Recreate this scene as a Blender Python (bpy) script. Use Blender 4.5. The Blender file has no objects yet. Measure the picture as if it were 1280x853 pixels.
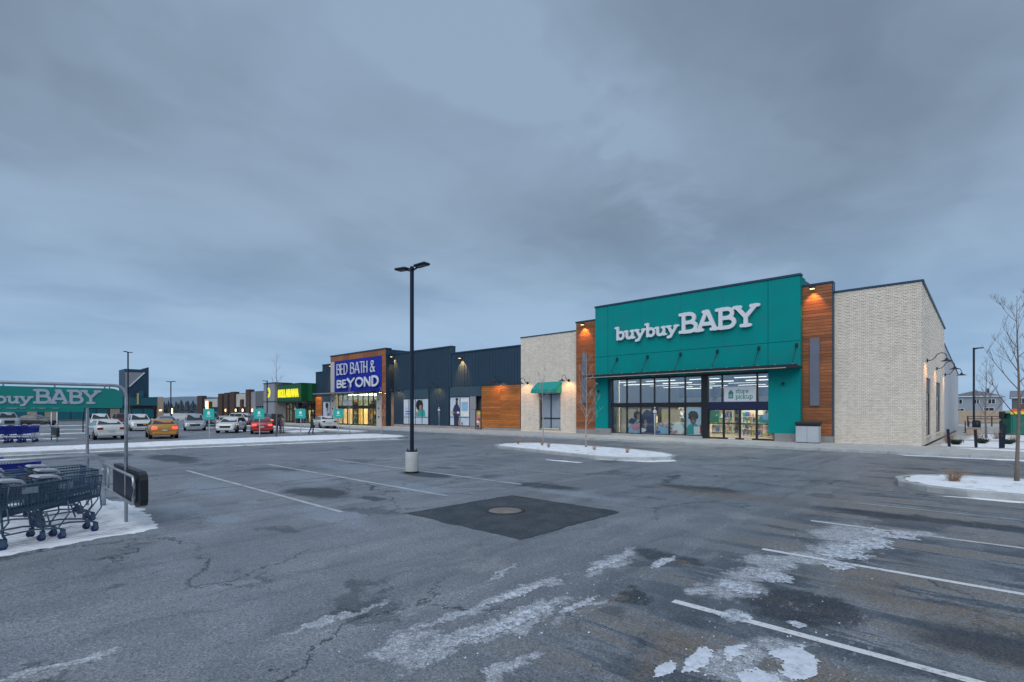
import bpy, bmesh, math, random
from mathutils import Vector, Matrix, noise
random.seed(7)
R = math.radians
sc = bpy.context.scene
C = sc.collection

# ------------------------------------------------------------------ camera
CAM_H = 2.15
cam = bpy.data.cameras.new('camera'); camo = bpy.data.objects.new('camera', cam); C.objects.link(camo)
camo.location = (0, 0, CAM_H); camo.rotation_euler = (R(90), 0, R(43.27))
cam.sensor_width = 36; cam.lens = 648 / 1280 * 36; cam.shift_y = (513 - 426.5) / 1280
cam.clip_start = .1; cam.clip_end = 6000
sc.camera = camo

# ------------------------------------------------------------------ node helper
class NT:
    def __init__(s, tree): s.t = tree; s.n = tree.nodes; s.l = tree.links; s.n.clear()
    def set(s, inp, v):
        if hasattr(v, 'is_output') or isinstance(v, bpy.types.NodeSocket): s.l.new(v, inp)
        else:
            if isinstance(v, tuple) and len(v) == 3 and inp.type == 'RGBA': v = (*v, 1)
            inp.default_value = v
    def node(s, typ, ins=None, **props):
        n = s.n.new(typ)
        for k, v in props.items(): setattr(n, k, v)
        for k, v in (ins or {}).items(): s.set(n.inputs[k], v)
        return n
    def math(s, op, a, b=0.0, c=None, clamp=False):
        n = s.n.new('ShaderNodeMath'); n.operation = op; n.use_clamp = clamp
        s.set(n.inputs[0], a); s.set(n.inputs[1], b)
        if c is not None: s.set(n.inputs[2], c)
        return n.outputs[0]
    def vmath(s, op, a, b=(0, 0, 0), out=0):
        n = s.n.new('ShaderNodeVectorMath'); n.operation = op
        s.set(n.inputs[0], a); s.set(n.inputs[1], b)
        return n.outputs[out]
    def noise(s, vec, scale, detail=3., rough=.55, dist=0., out='Fac'):
        n = s.node('ShaderNodeTexNoise', {'Vector': vec, 'Scale': scale, 'Detail': detail, 'Roughness': rough, 'Distortion': dist})
        return n.outputs[out]
    def ramp(s, fac, a, b, lo=0., hi=1., interp='SMOOTHSTEP'):
        n = s.node('ShaderNodeMapRange', {'Value': fac, 'From Min': a, 'From Max': b, 'To Min': lo, 'To Max': hi}, interpolation_type=interp)
        return n.outputs[0]
    def mix(s, fac, a, b, mode='MIX'):
        n = s.n.new('ShaderNodeMix'); n.data_type = 'RGBA'; n.blend_type = mode; n.clamp_factor = True
        s.set(n.inputs[0], fac); s.set(n.inputs[6], a); s.set(n.inputs[7], b)
        return n.outputs[2]
    def scalev(s, vec, k):
        return s.vmath('MULTIPLY', vec, k)

# ------------------------------------------------------------------ world: overcast dusk sky
world = bpy.data.worlds.new('World'); sc.world = world; world.use_nodes = True
w = NT(world.node_tree)
SUN_EL, SUN_AZ = R(48), R(215)          # compass-like angle of the sun, x to y convention below
sky = w.node('ShaderNodeTexSky', sky_type='NISHITA', sun_disc=False, sun_elevation=SUN_EL, sun_rotation=R(160), altitude=1000, air_density=1.2, dust_density=2.0)
bgn = w.node('ShaderNodeBackground', {'Color': sky.outputs[0], 'Strength': .05})
tc = w.node('ShaderNodeTexCoord').outputs['Generated']
sep = w.node('ShaderNodeSeparateXYZ', {0: tc})
zz = w.math('MAXIMUM', sep.outputs[2], 0.0)
den = w.math('ADD', zz, .16)
cb = w.node('ShaderNodeCombineXYZ', {0: w.math('DIVIDE', sep.outputs[0], den), 1: w.math('DIVIDE', sep.outputs[1], den), 2: 0.0}).outputs[0]
wn_ = w.noise(cb, 1.3, 4, .6, out='Color'); cw = w.vmath('ADD', cb, w.scalev(w.vmath('SUBTRACT', wn_, (.5, .5, .5)), (.55, .55, 0)))
n1 = w.noise(w.scalev(cw, (1.15, .75, 1)), 1.0, 4, .5)
n2 = w.noise(cw, 2.6, 6, .52)
n3 = w.noise(cb, .42, 2, .5)
cl = w.math('ADD', w.math('ADD', w.math('MULTIPLY', n1, .55), w.math('MULTIPLY', n2, .12)), w.math('MULTIPLY', n3, .33))
cf = w.ramp(cl, .37, .63)
sw_ = w.node('ShaderNodeSeparateXYZ', {0: cw}).outputs
brk = w.ramp(w.math('ABSOLUTE', w.math('ADD', sw_[0], .80)), .26, .0)      # long thin break between two cloud sheets
brk = w.math('MULTIPLY', brk, w.ramp(sw_[1], .2, .9)); brk = w.math('MULTIPLY', brk, w.ramp(n2, .38, .60, .25, 1.0))
cf = w.math('ADD', cf, w.math('MULTIPLY', brk, .55), clamp=True)
over = w.mix(cf, (.121, .163, .221), (.208, .280, .376))
hor = w.ramp(sep.outputs[2], .0, .40)
horc = w.mix(w.ramp(n1, .35, .65), (.202, .320, .478), (.252, .375, .525))
skyc = w.mix(hor, horc, over)
bg2 = w.node('ShaderNodeBackground', {'Color': skyc, 'Strength': 1.0})
mx = w.node('ShaderNodeMixShader', {0: .93, 1: bgn.outputs[0], 2: bg2.outputs[0]})
w.node('ShaderNodeOutputWorld', {0: mx.outputs[0]})

sun = bpy.data.lights.new('sun', 'SUN'); suno = bpy.data.objects.new('sun', sun); C.objects.link(suno)
sun.energy = 1.45; sun.angle = R(70); sun.color = (.94, .96, 1.0)
suno.rotation_euler = (R(90) - SUN_EL, 0, R(25)); suno.location = (0, 0, 30)
vs = sc.view_settings
vs.view_transform = 'Standard'; vs.look = 'None'; vs.exposure = 0.56; vs.gamma = 1
sc.cycles.use_denoising = True
sc.cycles.max_bounces = 6; sc.cycles.transparent_max_bounces = 12; sc.cycles.sample_clamp_indirect = 4

# ------------------------------------------------------------------ mesh helper
class MB:
    def __init__(s, mats=None): s.v = []; s.f = []; s.m = []; s.cur = 0; s.smooth = []
    def add(s, vs, fs, sm=False):
        b = len(s.v); s.v += [tuple(p) for p in vs]
        for f in fs: s.f.append(tuple(i + b for i in f)); s.m.append(s.cur); s.smooth.append(sm)
    def box(s, x0, x1, y0, y1, z0, z1):
        v = [(x0, y0, z0), (x1, y0, z0), (x1, y1, z0), (x0, y1, z0), (x0, y0, z1), (x1, y0, z1), (x1, y1, z1), (x0, y1, z1)]
        s.add(v, [(0, 3, 2, 1), (4, 5, 6, 7), (0, 1, 5, 4), (1, 2, 6, 5), (2, 3, 7, 6), (3, 0, 4, 7)])
        return s
    def cbox(s, x0, x1, y0, y1, z0, z1, c=.02):
        # chamfered box (bevel all vertical and top edges through bmesh)
        bm = bmesh.new(); bmesh.ops.create_cube(bm, size=1)
        for q in bm.verts: q.co = ((x0 + x1) / 2 + q.co.x * (x1 - x0), (y0 + y1) / 2 + q.co.y * (y1 - y0), (z0 + z1) / 2 + q.co.z * (z1 - z0))
        bmesh.ops.bevel(bm, geom=bm.edges[:], offset=c, segments=1, affect='EDGES')
        bm.verts.index_update(); s.add([q.co[:] for q in bm.verts], [[q.index for q in f.verts] for f in bm.faces]); bm.free()
        return s
    def tube(s, pts, r, n=8, cap=True, sm=True):
        pts = [Vector(p) for p in pts]; rr = r if isinstance(r, (list, tuple)) else [r] * len(pts)
        rings = []
        ref = Vector((0, 0, 1))
        d0 = (pts[1] - pts[0]).normalized()
        if abs(d0.z) > .9: ref = Vector((1, 0, 0))
        b = len(s.v)
        for i, p in enumerate(pts):
            a = pts[max(i - 1, 0)]; c = pts[min(i + 1, len(pts) - 1)]
            d = (c - a).normalized()
            u = d.cross(ref)
            if u.length < 1e-4: u = d.cross(Vector((0, 1, 0)))
            u.normalize(); v = d.cross(u)
            for k in range(n):
                t = 2 * math.pi * k / n + math.pi / n
                s.v.append(tuple(p + u * (rr[i] * math.cos(t)) + v * (rr[i] * math.sin(t))))
        for i in range(len(pts) - 1):
            for k in range(n):
                k2 = (k + 1) % n
                s.f.append((b + i * n + k, b + i * n + k2, b + (i + 1) * n + k2, b + (i + 1) * n + k)); s.m.append(s.cur); s.smooth.append(sm and n > 4)
        if cap:
            s.f.append(tuple(b + k for k in range(n))[::-1]); s.m.append(s.cur); s.smooth.append(False)
            s.f.append(tuple(b + (len(pts) - 1) * n + k for k in range(n))); s.m.append(s.cur); s.smooth.append(False)
        return s
    def lathe(s, prof, c=(0, 0, 0), n=16, axis='z', sm=True):
        b = len(s.v)
        for (r, z) in prof:
            for k in range(n):
                t = 2 * math.pi * k / n; p = (r * math.cos(t), r * math.sin(t), z)
                if axis == 'y': p = (p[0], p[2], p[1])
                if axis == 'x': p = (p[2], p[0], p[1])
                s.v.append((p[0] + c[0], p[1] + c[1], p[2] + c[2]))
        for i in range(len(prof) - 1):
            for k in range(n):
                k2 = (k + 1) % n
                s.f.append((b + i * n + k, b + i * n + k2, b + (i + 1) * n + k2, b + (i + 1) * n + k)); s.m.append(s.cur); s.smooth.append(sm)
        for i, flip in ((0, True), (len(prof) - 1, False)):
            if prof[i][0] > 1e-5:
                f = tuple(b + i * n + k for k in range(n)); s.f.append(f[::-1] if flip else f); s.m.append(s.cur); s.smooth.append(False)
        return s
    def prism(s, poly, a0, a1, axis='z'):
        # poly: 2D points; axis: extrusion axis. z: (x,y); y: (x,z); x: (y,z)
        n = len(poly)
        def P(p, a): return (p[0], p[1], a) if axis == 'z' else (p[0], a, p[1]) if axis == 'y' else (a, p[0], p[1])
        v = [P(p, a0) for p in poly] + [P(p, a1) for p in poly]
        s.add(v, [tuple(range(n))[::-1], tuple(range(n, 2 * n))] + [(i, (i + 1) % n, n + (i + 1) % n, n + i) for i in range(n)])
        return s
    def quad(s, a, b, c, d): s.add([a, b, c, d], [(0, 1, 2, 3)]); return s
    def mesh(s, name):
        me = bpy.data.meshes.new(name); me.from_pydata(s.v, [], s.f)
        me.polygons.foreach_set('material_index', s.m); me.polygons.foreach_set('use_smooth', s.smooth)
        bm = bmesh.new(); bm.from_mesh(me); bmesh.ops.recalc_face_normals(bm, faces=bm.faces[:]); bm.to_mesh(me); bm.free()
        return me

def shift(mb, o):
    mb.v = [(p[0] - o[0], p[1] - o[1], p[2] - o[2]) for p in mb.v]; return mb
def link(name, data, parent=None, loc=None, rot=None, mats=None):
    o = bpy.data.objects.new(name, data); C.objects.link(o)
    if parent: o.parent = parent
    if loc: o.location = loc
    if rot: o.rotation_euler = rot
    if mats:
        for m in (mats if isinstance(mats, (list, tuple)) else [mats]): data.materials.append(m)
    return o
def tag(o, label=None, cat=None, group=None, kind=None):
    if label: o['label'] = label
    if cat: o['category'] = cat
    if group: o['group'] = group
    if kind: o['kind'] = kind
    return o
def thing(name, label, cat, loc=(0, 0, 0), rz=0, group=None):
    o = bpy.data.objects.new(name, None); C.objects.link(o); o.empty_display_size = .2
    o.location = loc; o.rotation_euler = (0, 0, rz)
    return tag(o, label, cat, group)
def base(o):
    p = Vector((0, 0, 0))
    while o: p += o.location; o = o.parent
    return p
def part(name, mb, mat, parent, kind=None, label=None):      # coordinates of mb local to the thing
    o = link(name, mb.mesh(name), parent, mats=mat)
    if kind: o['kind'] = kind
    if label: o['label'] = label
    return o
def wpart(name, mb, mat, parent, kind=None, label=None):     # coordinates of mb in the world
    return part(name, shift(mb, base(parent)), mat, parent, kind, label)
def struct(name, mb, mat, parent=None):
    o = link(name, mb.mesh(name), parent, mats=mat)
    if not parent: o['kind'] = 'structure'
    return o
def copytree(o, parent=None):
    c = o.copy(); C.objects.link(c); c.parent = parent
    for ch in list(o.children): copytree(ch, c)
    return c

# ------------------------------------------------------------------ materials
def mat(name, col, rough=.6, var=.12, vscale=1.5, bump=0., bscale=30., metal=0., spec=.5, coat=0., fine=.0, wear=None, stretch=(1, 1, 1), island=0., objvar=0.):
    m = bpy.data.materials.new(name); m.use_nodes = True; t = NT(m.node_tree)
    g = t.node('ShaderNodeNewGeometry').outputs['Position']
    if stretch != (1, 1, 1): g = t.scalev(g, stretch)
    nz = t.noise(g, vscale, 4, .6)
    k = t.ramp(nz, .3, .7, 1 - var, 1 + var, 'LINEAR')
    if fine:
        n2 = t.noise(g, vscale * 25, 2, .6)
        k = t.math('MULTIPLY', k, t.ramp(n2, .3, .7, 1 - fine, 1 + fine, 'LINEAR'))
    if island: k = t.math('MULTIPLY', k, t.ramp(t.node('ShaderNodeNewGeometry').outputs['Random Per Island'], 0, 1, 1 - island, 1 + island, 'LINEAR'))
    if objvar: k = t.math('MULTIPLY', k, t.ramp(t.node('ShaderNodeObjectInfo').outputs['Random'], 0, 1, 1 - objvar, 1 + objvar, 'LINEAR'))
    c = t.vmath('SCALE', col); c.node.inputs['Scale'].default_value = 1; t.l.new(k, c.node.inputs['Scale'])
    if wear:
        c = t.mix(t.ramp(t.noise(g, wear[1], 5, .7), .52, .7, 0, wear[2]), c, wear[0])
    b = t.node('ShaderNodeBsdfPrincipled', {'Base Color': c, 'Roughness': t.ramp(nz, .3, .7, rough * .85, min(1, rough * 1.15), 'LINEAR'), 'Metallic': metal, 'Specular IOR Level': spec, 'Coat Weight': coat})
    if bump:
        bn = t.node('ShaderNodeBump', {'Height': t.noise(g, bscale, 4, .6), 'Strength': bump, 'Distance': .02}); t.l.new(bn.outputs[0], b.inputs['Normal'])
    t.node('ShaderNodeOutputMaterial', {0: b.outputs[0]})
    return m
def emit(name, col, st):
    m = bpy.data.materials.new(name); m.use_nodes = True; t = NT(m.node_tree)
    b = t.node('ShaderNodeBsdfPrincipled', {'Base Color': (.06, .06, .06), 'Emission Color': col, 'Emission Strength': st, 'Roughness': .4})
    t.node('ShaderNodeOutputMaterial', {0: b.outputs[0]}); return m
def glassmat(name, tint=(.9, .95, .95), refl=.06, rough=.02):
    m = bpy.data.materials.new(name); m.use_nodes = True; t = NT(m.node_tree)
    g = t.node('ShaderNodeNewGeometry').outputs
    ci = t.math('ABSOLUTE', t.vmath('DOT_PRODUCT', g['Normal'], g['Incoming'], out=1))
    sch = t.math('POWER', t.math('SUBTRACT', 1.0, ci, clamp=True), 5.0)
    f = t.math('ADD', t.math('MULTIPLY', sch, .9), refl, clamp=True)
    gl = t.node('ShaderNodeBsdfGlossy', {'Color': (.9, .93, .97), 'Roughness': rough}); tr = t.node('ShaderNodeBsdfTransparent', {'Color': tint})
    s = t.node('ShaderNodeMixShader', {0: f, 1: tr.outputs[0], 2: gl.outputs[0]})
    t.node('ShaderNodeOutputMaterial', {0: s.outputs[0]}); return m

M = {}
M['teal'] = mat('teal_stucco', (.002, .245, .232), .85, .07, .8, .25, 60, spec=.15, wear=((.03, .20, .20), 1.1, .35))
M['tealsign'] = mat('teal_sign_panel', (.004, .235, .20), .4, .04, 1)
M['tealfabric'] = mat('teal_awning_fabric', (.005, .27, .235), .8, .1, 3)
M['cap'] = mat('navy_metal_coping', (.022, .055, .095), .4, .1, 2, metal=.3)
M['canopy'] = mat('dark_steel', (.03, .035, .045), .4, .1, 2, metal=.5)
M['black'] = mat('black_metal', (.012, .014, .018), .45, .1, 3)
M['polenavy'] = mat('dark_blue_black_pole', (.012, .018, .035), .35, .1, 3, metal=.3)
M['frame'] = mat('window_frame_black', (.012, .013, .016), .4, .1, 4)
M['navyband'] = mat('navy_band', (.008, .014, .055), .4, .1, 4)
M['brick'] = mat('cream_painted_brick', (.74, .665, .56), .8, .06, .7, .25, 50, fine=.04, island=.09)
M['brickdk'] = mat('cream_mortar', (.44, .40, .345), .9, .1, 2)
M['smoothwall'] = mat('pale_grey_stucco', (.44, .45, .47), .85, .05, .7, .1, 40)
M['block'] = mat('grey_concrete_block', (.27, .27, .26), .85, .15, 2, .3, 40, fine=.08)
M['siding'] = mat('slate_blue_metal_siding', (.026, .058, .092), .5, .08, .6, metal=.2)
M['siding2'] = mat('slate_blue_flat_panel', (.036, .075, .105), .5, .08, .6, metal=.1)
M['wood'] = mat('stained_cedar_board', (.27, .092, .030), .55, .28, 1.4, .15, 40, stretch=(1, 1, 9), fine=.12, objvar=.28)
M['wood2'] = mat('orange_cedar_board', (.38, .125, .022), .55, .25, 1.4, .15, 40, stretch=(1, 1, 9), fine=.12, objvar=.25)
M['fin'] = mat('grey_blue_fin', (.13, .145, .19), .5, .08, 2)
M['bbblue'] = mat('cobalt_blue_sign_cladding', (.003, .022, .34), .6, .06, 1)
M['white'] = mat('white_sign_face', (.66, .68, .72), .5, .04, 2)
M['cream'] = mat('cream_panel', (.47, .45, .42), .75, .06, 1)
M['steel'] = mat('galvanised_steel', (.42, .45, .48), .38, .15, 6, metal=.75)
M['conc'] = mat('concrete', (.40, .405, .40), .85, .14, 1.8, .3, 35, fine=.1)
M['kerb'] = mat('kerb_concrete', (.38, .395, .395), .85, .2, 1.8, .4, 30, fine=.1)
M['green'] = mat('dollar_shop_green', (.003, .085, .030), .5, .06, 1)
M['brown'] = mat('dark_brown_brick', (.06, .035, .03), .8, .2, 3, fine=.1)
M['greyp'] = mat('mid_grey_panel', (.12, .125, .14), .6, .08, 1)
M['greylt'] = mat('light_grey_panel', (.25, .26, .29), .6, .06, 1)
M['farteal'] = mat('deep_teal_cladding', (.008, .10, .14), .5, .06, 1)
M['farnavy'] = mat('dark_teal_tower_cladding', (.010, .045, .085), .5, .06, 1)
M['farglass'] = mat('teal_window_glass', (.008, .13, .17), .2, .1, 1)
M['beige'] = mat('beige_brick', (.40, .32, .24), .8, .1, 2)
M['snow'] = mat('snow', (.80, .83, .88), .6, .05, 1.5, .7, 7, fine=.03, wear=((.33, .34, .36), 2.4, .75))
M['yellow'] = emit('lit_yellow_sign', (1.0, .93, .0), .62)
M['cartmetal'] = mat('grey_blue_cart_wire', (.055, .10, .155), .42, .15, 8, metal=.2)
M['cartblue'] = mat('royal_blue_cart_plastic', (.005, .016, .24), .45, .1, 6)
M['cartgrey'] = mat('grey_seat_plastic', (.36, .38, .43), .5, .05, 4)
M['tyre'] = mat('rubber', (.012, .012, .014), .8, .1, 8)
M['casternavy'] = mat('navy_caster_rubber', (.008, .018, .10), .6, .1, 8)
M['rim'] = mat('alloy_rim', (.30, .31, .33), .35, .1, 8, metal=.7)
M['carglass'] = mat('dark_car_glass', (.02, .025, .03), .06, .05, 2, spec=.8)
M['plastic'] = mat('black_plastic', (.016, .017, .02), .6, .1, 4)
M['headl'] = mat('headlamp_lens', (.55, .57, .6), .1, .05, 4)
M['tail_off'] = mat('red_lamp_lens', (.25, .012, .012), .2, .05, 4)
M['tail_on'] = emit('lit_brake_lamp', (1, .05, .03), 2.2)
M['plate'] = mat('number_plate', (.5, .5, .5), .5, .05, 4)
M['bark'] = mat('bare_bark', (.17, .135, .115), .85, .2, 8, .4, 40)
M['barkp'] = mat('pale_bark', (.36, .30, .26), .85, .2, 8)
M['twig'] = mat('dry_stems', (.30, .19, .12), .9, .25, 8)
M['shrub'] = mat('dark_green_shrub', (.02, .045, .03), .8, .3, 5)
M['util'] = mat('dark_green_enamel', (.004, .125, .085), .4, .08, 2)
M['skin'] = mat('skin', (.35, .19, .13), .6, .05, 5)
M['skind'] = mat('brown_skin', (.16, .07, .04), .6, .05, 5)
M['coat'] = mat('dark_jacket', (.03, .04, .045), .8, .15, 8)
M['coatgreen'] = mat('olive_jacket', (.035, .06, .035), .8, .15, 8)
M['jeans'] = mat('navy_trousers', (.02, .03, .07), .8, .15, 8)
M['pink'] = mat('pale_pink_coat', (.35, .25, .27), .8, .1, 8)
M['hair'] = mat('black_hair', (.012, .009, .008), .6, .1, 8)
M['glass'] = glassmat('shop_glass')
M['glassdim'] = glassmat('blue_glass', (.45, .6, .75), .14); M['glasstop'] = glassmat('sky_reflecting_glass', (.80, .88, .94), .20)
M['frost'] = mat('frosted_film', (.27, .33, .39), .25, .06, .8)
M['milk'] = mat('pale_window_film', (.48, .57, .66), .25, .05, .8)
M['tube'] = emit('ceiling_strip_lamp', (1, .90, .74), 1.5); M['tubec'] = emit('hidden_fill_strip', (1, .84, .60), 44.0); M['tubeb'] = emit('bright_ceiling_strip_lamp', (1, .80, .42), 30.0); M['iceil'] = mat('dim_open_ceiling', (.13, .15, .18), .9, .2, .6)  # tubec is for unseen fill strips added near the shop front
M['warm'] = emit('warm_wall_bulb', (1, .62, .25), 3.0)
M['glow'] = emit('warm_lantern_glass', (1, .66, .28), 2.6)
M['iwall'] = mat('cream_shop_wall', (.66, .56, .42), .8, .1, .8)
M['ifloor'] = mat('shop_floor', (.35, .31, .26), .4, .1, .8)
M['ydisp'] = mat('yellow_display_rack', (.55, .40, .12), .6, .1, 1)
for nm, c in dict(g_red=(.45, .03, .04), g_white=(.7, .7, .68), g_blue=(.05, .12, .45), g_teal=(.02, .32, .30), g_pink=(.55, .2, .25), g_tan=(.42, .28, .15), g_green=(.03, .22, .10), g_navy=(.02, .03, .10), g_yellow=(.65, .5, .06), g_grey=(.2, .22, .25), g_lb=(.25, .45, .62)).items():
    M[nm] = mat(nm, c, .6, .08, 2)
GOODS = [M[k] for k in M if k.startswith('g_')]

# ---- asphalt
def asphalt():
    m = bpy.data.materials.new('worn_winter_asphalt'); m.use_nodes = True; t = NT(m.node_tree)
    P = t.node('ShaderNodeNewGeometry').outputs['Position']
    # warped coordinates for the stains
    wn = t.noise(P, 1.1, 5, .65, out='Color')
    wv = t.vmath('SUBTRACT', wn, (.5, .5, .5)); W = t.vmath('ADD', P, t.scalev(wv, (1.1, 1.1, 0)))
    wn2 = t.noise(P, 7., 4, .7, out='Color')
    W = t.vmath('ADD', W, t.scalev(t.vmath('SUBTRACT', wn2, (.5, .5, .5)), (.28, .28, 0)))
    def blob(cx, cy, rx, ry, soft=.35):
        v = t.vmath('SUBTRACT', W, (cx, cy, 0)); v = t.vmath('MULTIPLY', v, (1 / rx, 1 / ry, 0))
        L = t.vmath('LENGTH', v, out=1)
        return t.ramp(L, 1 + soft, 1 - soft, 0, 1)
    def union(lst, soft=.35):   # noqa
        o = None
        for b in lst:
            k = blob(*b, soft=soft); o = k if o is None else t.math('MAXIMUM', o, k)
        return o
    big = t.noise(P, .13, 5, .6, .3)
    mid = t.noise(P, .9, 5, .62, .2)
    ys = t.noise(t.scalev(P, (1.3, .16, 1)), 1.0, 5, .6, .4)      # streaks along the drive aisle
    xs = t.noise(t.scalev(P, (.20, 1.5, 1)), 1.0, 6, .65, .5)     # streaks along the stalls
    sx = t.node('ShaderNodeSeparateXYZ', {0: P}).outputs
    stall = t.math('MULTIPLY', t.ramp(sx[0], -4.2, -2.2), t.ramp(sx[1], 1.5, 4.5))
    col = t.mix(t.ramp(big, .35, .65), (.158, .180, .208), (.222, .242, .270))
    col = t.mix(t.ramp(ys, .48, .75, 0, .5), col, (.28, .30, .33))
    col = t.mix(t.ramp(ys, .46, .30, 0, .45), col, (.085, .105, .130))
    col = t.mix(t.ramp(mid, .56, .40, 0, .28), col, (.090, .108, .128))
    # stalls: brown dry strips and dark wet strips
    br = t.math('MULTIPLY', t.ramp(xs, .515, .555), stall)
    br = t.math('MULTIPLY', br, t.ramp(t.noise(P, 11, 4, .7), .34, .50, .35, 1))
    col = t.mix(t.math('MULTIPLY', br, .85), col, (.195, .178, .158))
    dk = t.math('MULTIPLY', t.ramp(xs, .500, .470), stall)
    dk = t.math('MULTIPLY', dk, t.ramp(mid, .38, .55, .25, .85))
    col = t.mix(dk, col, (.062, .078, .100))
    fro = t.math('MULTIPLY', t.ramp(t.noise(t.scalev(P, (.5, .9, 1)), .8, 4, .6, .6), .54, .68), t.ramp(sx[0], -5, -9))
    col = t.mix(t.math('MULTIPLY', fro, .6), col, (.235, .27, .325))
    wetn = t.ramp(t.noise(t.scalev(W, (.8, 1.0, 1)), .55, 8, .62), .585, .625)
    col = t.mix(t.math('MULTIPLY', wetn, .58), col, (.062, .076, .095))
    dryn = t.ramp(t.noise(t.scalev(W, (1, .8, 1)), .42, 8, .66), .60, .66)
    col = t.mix(t.math('MULTIPLY', dryn, .55), col, (.29, .29, .30))
    crk = t.node('ShaderNodeTexVoronoi', {'Vector': W, 'Scale': .42}, feature='DISTANCE_TO_EDGE').outputs['Distance']
    ck = t.math('MULTIPLY', t.ramp(crk, .011, .003), t.ramp(t.noise(P, .22, 3, .5), .50, .60))
    col = t.mix(t.math('MULTIPLY', ck, .7), col, (.035, .040, .048))
    tr = t.noise(t.scalev(W, (2.6, .10, 1)), 1.0, 3, .6)                 # tyre tracks along the aisle
    col = t.mix(t.math('MULTIPLY', t.ramp(tr, .56, .64), .30), col, (.070, .082, .098))
    # named dark wet spots and brown dry spots
    wet = union([(-13.0, 6.35, 1.25, .6), (-11.2, 6.9, .5, .25), (-9.4, 11.35, 1.0, .45), (-3.5, 7.15, .55, .30), (-3.15, 5.3, .25, .25), (-14, 10.6, 1.1, .5), (-27, 6.5, 2.5, .8), (-31, 5.0, 1.6, .7),
                 (-6.0, 13.9, 1.2, .5), (-1.6, 6.3, .6, .55), (-1.1, 13.0, 2.0, .4), (.6, 6.5, 1.2, .55)], .28)
    col = t.mix(t.math('MULTIPLY', wet, .80), col, (.050, .060, .074))
    dry = union([(-3.45, 7.0, .22, .12), (-3.25, 5.15, .13, .12), (-2.15, 4.25, .15, .55), (-.4, 7.3, 1.1, .22), (.3, 7.2, 1.2, .16), (-1.1, 4.6, .45, .4), (-5.2, 13.4, 1.6, .5), (-1.2, 7.75, .35, .2)], .4)
    dry = t.math('MULTIPLY', dry, t.ramp(t.noise(P, 9, 4, .7), .35, .55))
    col = t.mix(t.math('MULTIPLY', dry, .85), col, (.170, .148, .124))
    # ice / hard frost with a granular break up
    grain = t.noise(P, 13, 6, .75)
    grain2 = t.noise(t.scalev(P, (1, .3, 1)), 24, 4, .7)
    ice = union([(-1.85, 10.6, .62, .95), (-1.8, 9.2, .45, .8), (-2.0, 8.4, .38, .5), (-2.4, 7.2, .28, .55), (-2.3, 6.35, .32, .5), (-1.45, 5.1, .30, .28), (-1.72, 4.55, .18, .5), (-1.35, 4.45, .26, .30),
                 (-4.15, 4.2, .10, 1.5), (-3.62, 3.7, .17, 1.3), (-3.35, 4.6, .09, .6), (-4.1, 6.6, .13, .6), (-2.0, 5.5, .16, .22), (-5.05, 2.7, .07, .8), (-5.7, .5, .12, .4), (-4.8, 4.9, .08, .5), (-3.0, 3.1, .10, .5), (-2.35, 7.9, .45, .45), (-2.6, 6.0, .2, .3), (-3.9, 6.1, .12, .7), (-3.9, 2.9, .22, .5), (-1.1, 11.4, .35, .3)], .5)
    grb = t.noise(P, 3.2, 6, .72)
    im = t.ramp(t.math('ADD', t.math('MULTIPLY', ice, .62), t.math('ADD', t.math('MULTIPLY', grain, .45), t.math('MULTIPLY', grb, .75))), .90, 1.32)
    isum = t.math('ADD', t.math('MULTIPLY', ice, .62), t.math('ADD', t.math('MULTIPLY', grain, .35), t.math('MULTIPLY', grb, .75)))
    im = t.math('MULTIPLY', im, t.ramp(ice, 0, .12))
    haze_ = t.math('MULTIPLY', t.ramp(isum, .78, 1.10), t.ramp(ice, 0, .25))
    rim_ = t.math('MULTIPLY', t.ramp(isum, .72, .90), t.ramp(ice, 0, .2))
    col = t.mix(t.math('MULTIPLY', rim_, .38), col, (.075, .088, .105))
    col = t.mix(t.math('MULTIPLY', haze_, .50), col, (.30, .335, .385))
    col = t.mix(t.math('MULTIPLY', im, .66), col, t.mix(t.ramp(grain, .4, .65), (.36, .385, .41), (.66, .71, .78)))
    frost = union([(-15.9, 4.7, 1.7, .55), (-13.0, 3.25, 1.1, .35), (-11.2, 3.6, .45, .22), (-16.5, 7.5, 1.8, .7), (-11.7, 8.6, 1.5, .5), (-10, 5.2, 1.5, .35), (-18, 10, 2, .7), (-7.9, 10.8, 1.4, .35), (-12.8, 4.7, .3, .15)], .5)
    col = t.mix(t.math('MULTIPLY', frost, .55), col, (.27, .32, .39))
    # small salt specks following the streaks
    sp = t.math('MULTIPLY', t.ramp(grain2, .54, .66), t.ramp(ys, .52, .62))
    near = t.ramp(sx[0], -30, -14)
    col = t.mix(t.math('MULTIPLY', t.math('MULTIPLY', sp, near), .7), col, (.40, .42, .45))
    # aggregate
    vo = t.node('ShaderNodeTexVoronoi', {'Vector': P, 'Scale': 65.})
    ag = t.math('MULTIPLY', t.ramp(vo.outputs['Distance'], .0, .75, 1.34, .66, 'LINEAR'), t.ramp(t.noise(P, 30, 5, .75), .3, .7, .66, 1.36, 'LINEAR'))
    v = t.node('ShaderNodeSeparateColor', {0: vo.outputs['Color']}).outputs[0]
    ag = t.math('ADD', ag, t.ramp(v, .90, 1.0, 0, .55, 'LINEAR'))
    ag = t.math('SUBTRACT', ag, t.ramp(v, .07, .0, 0, .45, 'LINEAR'))
    c2 = t.vmath('SCALE', col); t.l.new(ag, c2.node.inputs['Scale'])
    rough = t.ramp(mid, .3, .7, .46, .68, 'LINEAR')
    spec = t.math('SUBTRACT', .42, t.math('MULTIPLY', t.math('MAXIMUM', t.math('MAXIMUM', wet, ck), t.math('MAXIMUM', t.math('MULTIPLY', wetn, .6), t.math('MULTIPLY', dk, .5))), .36), clamp=True)
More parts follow.
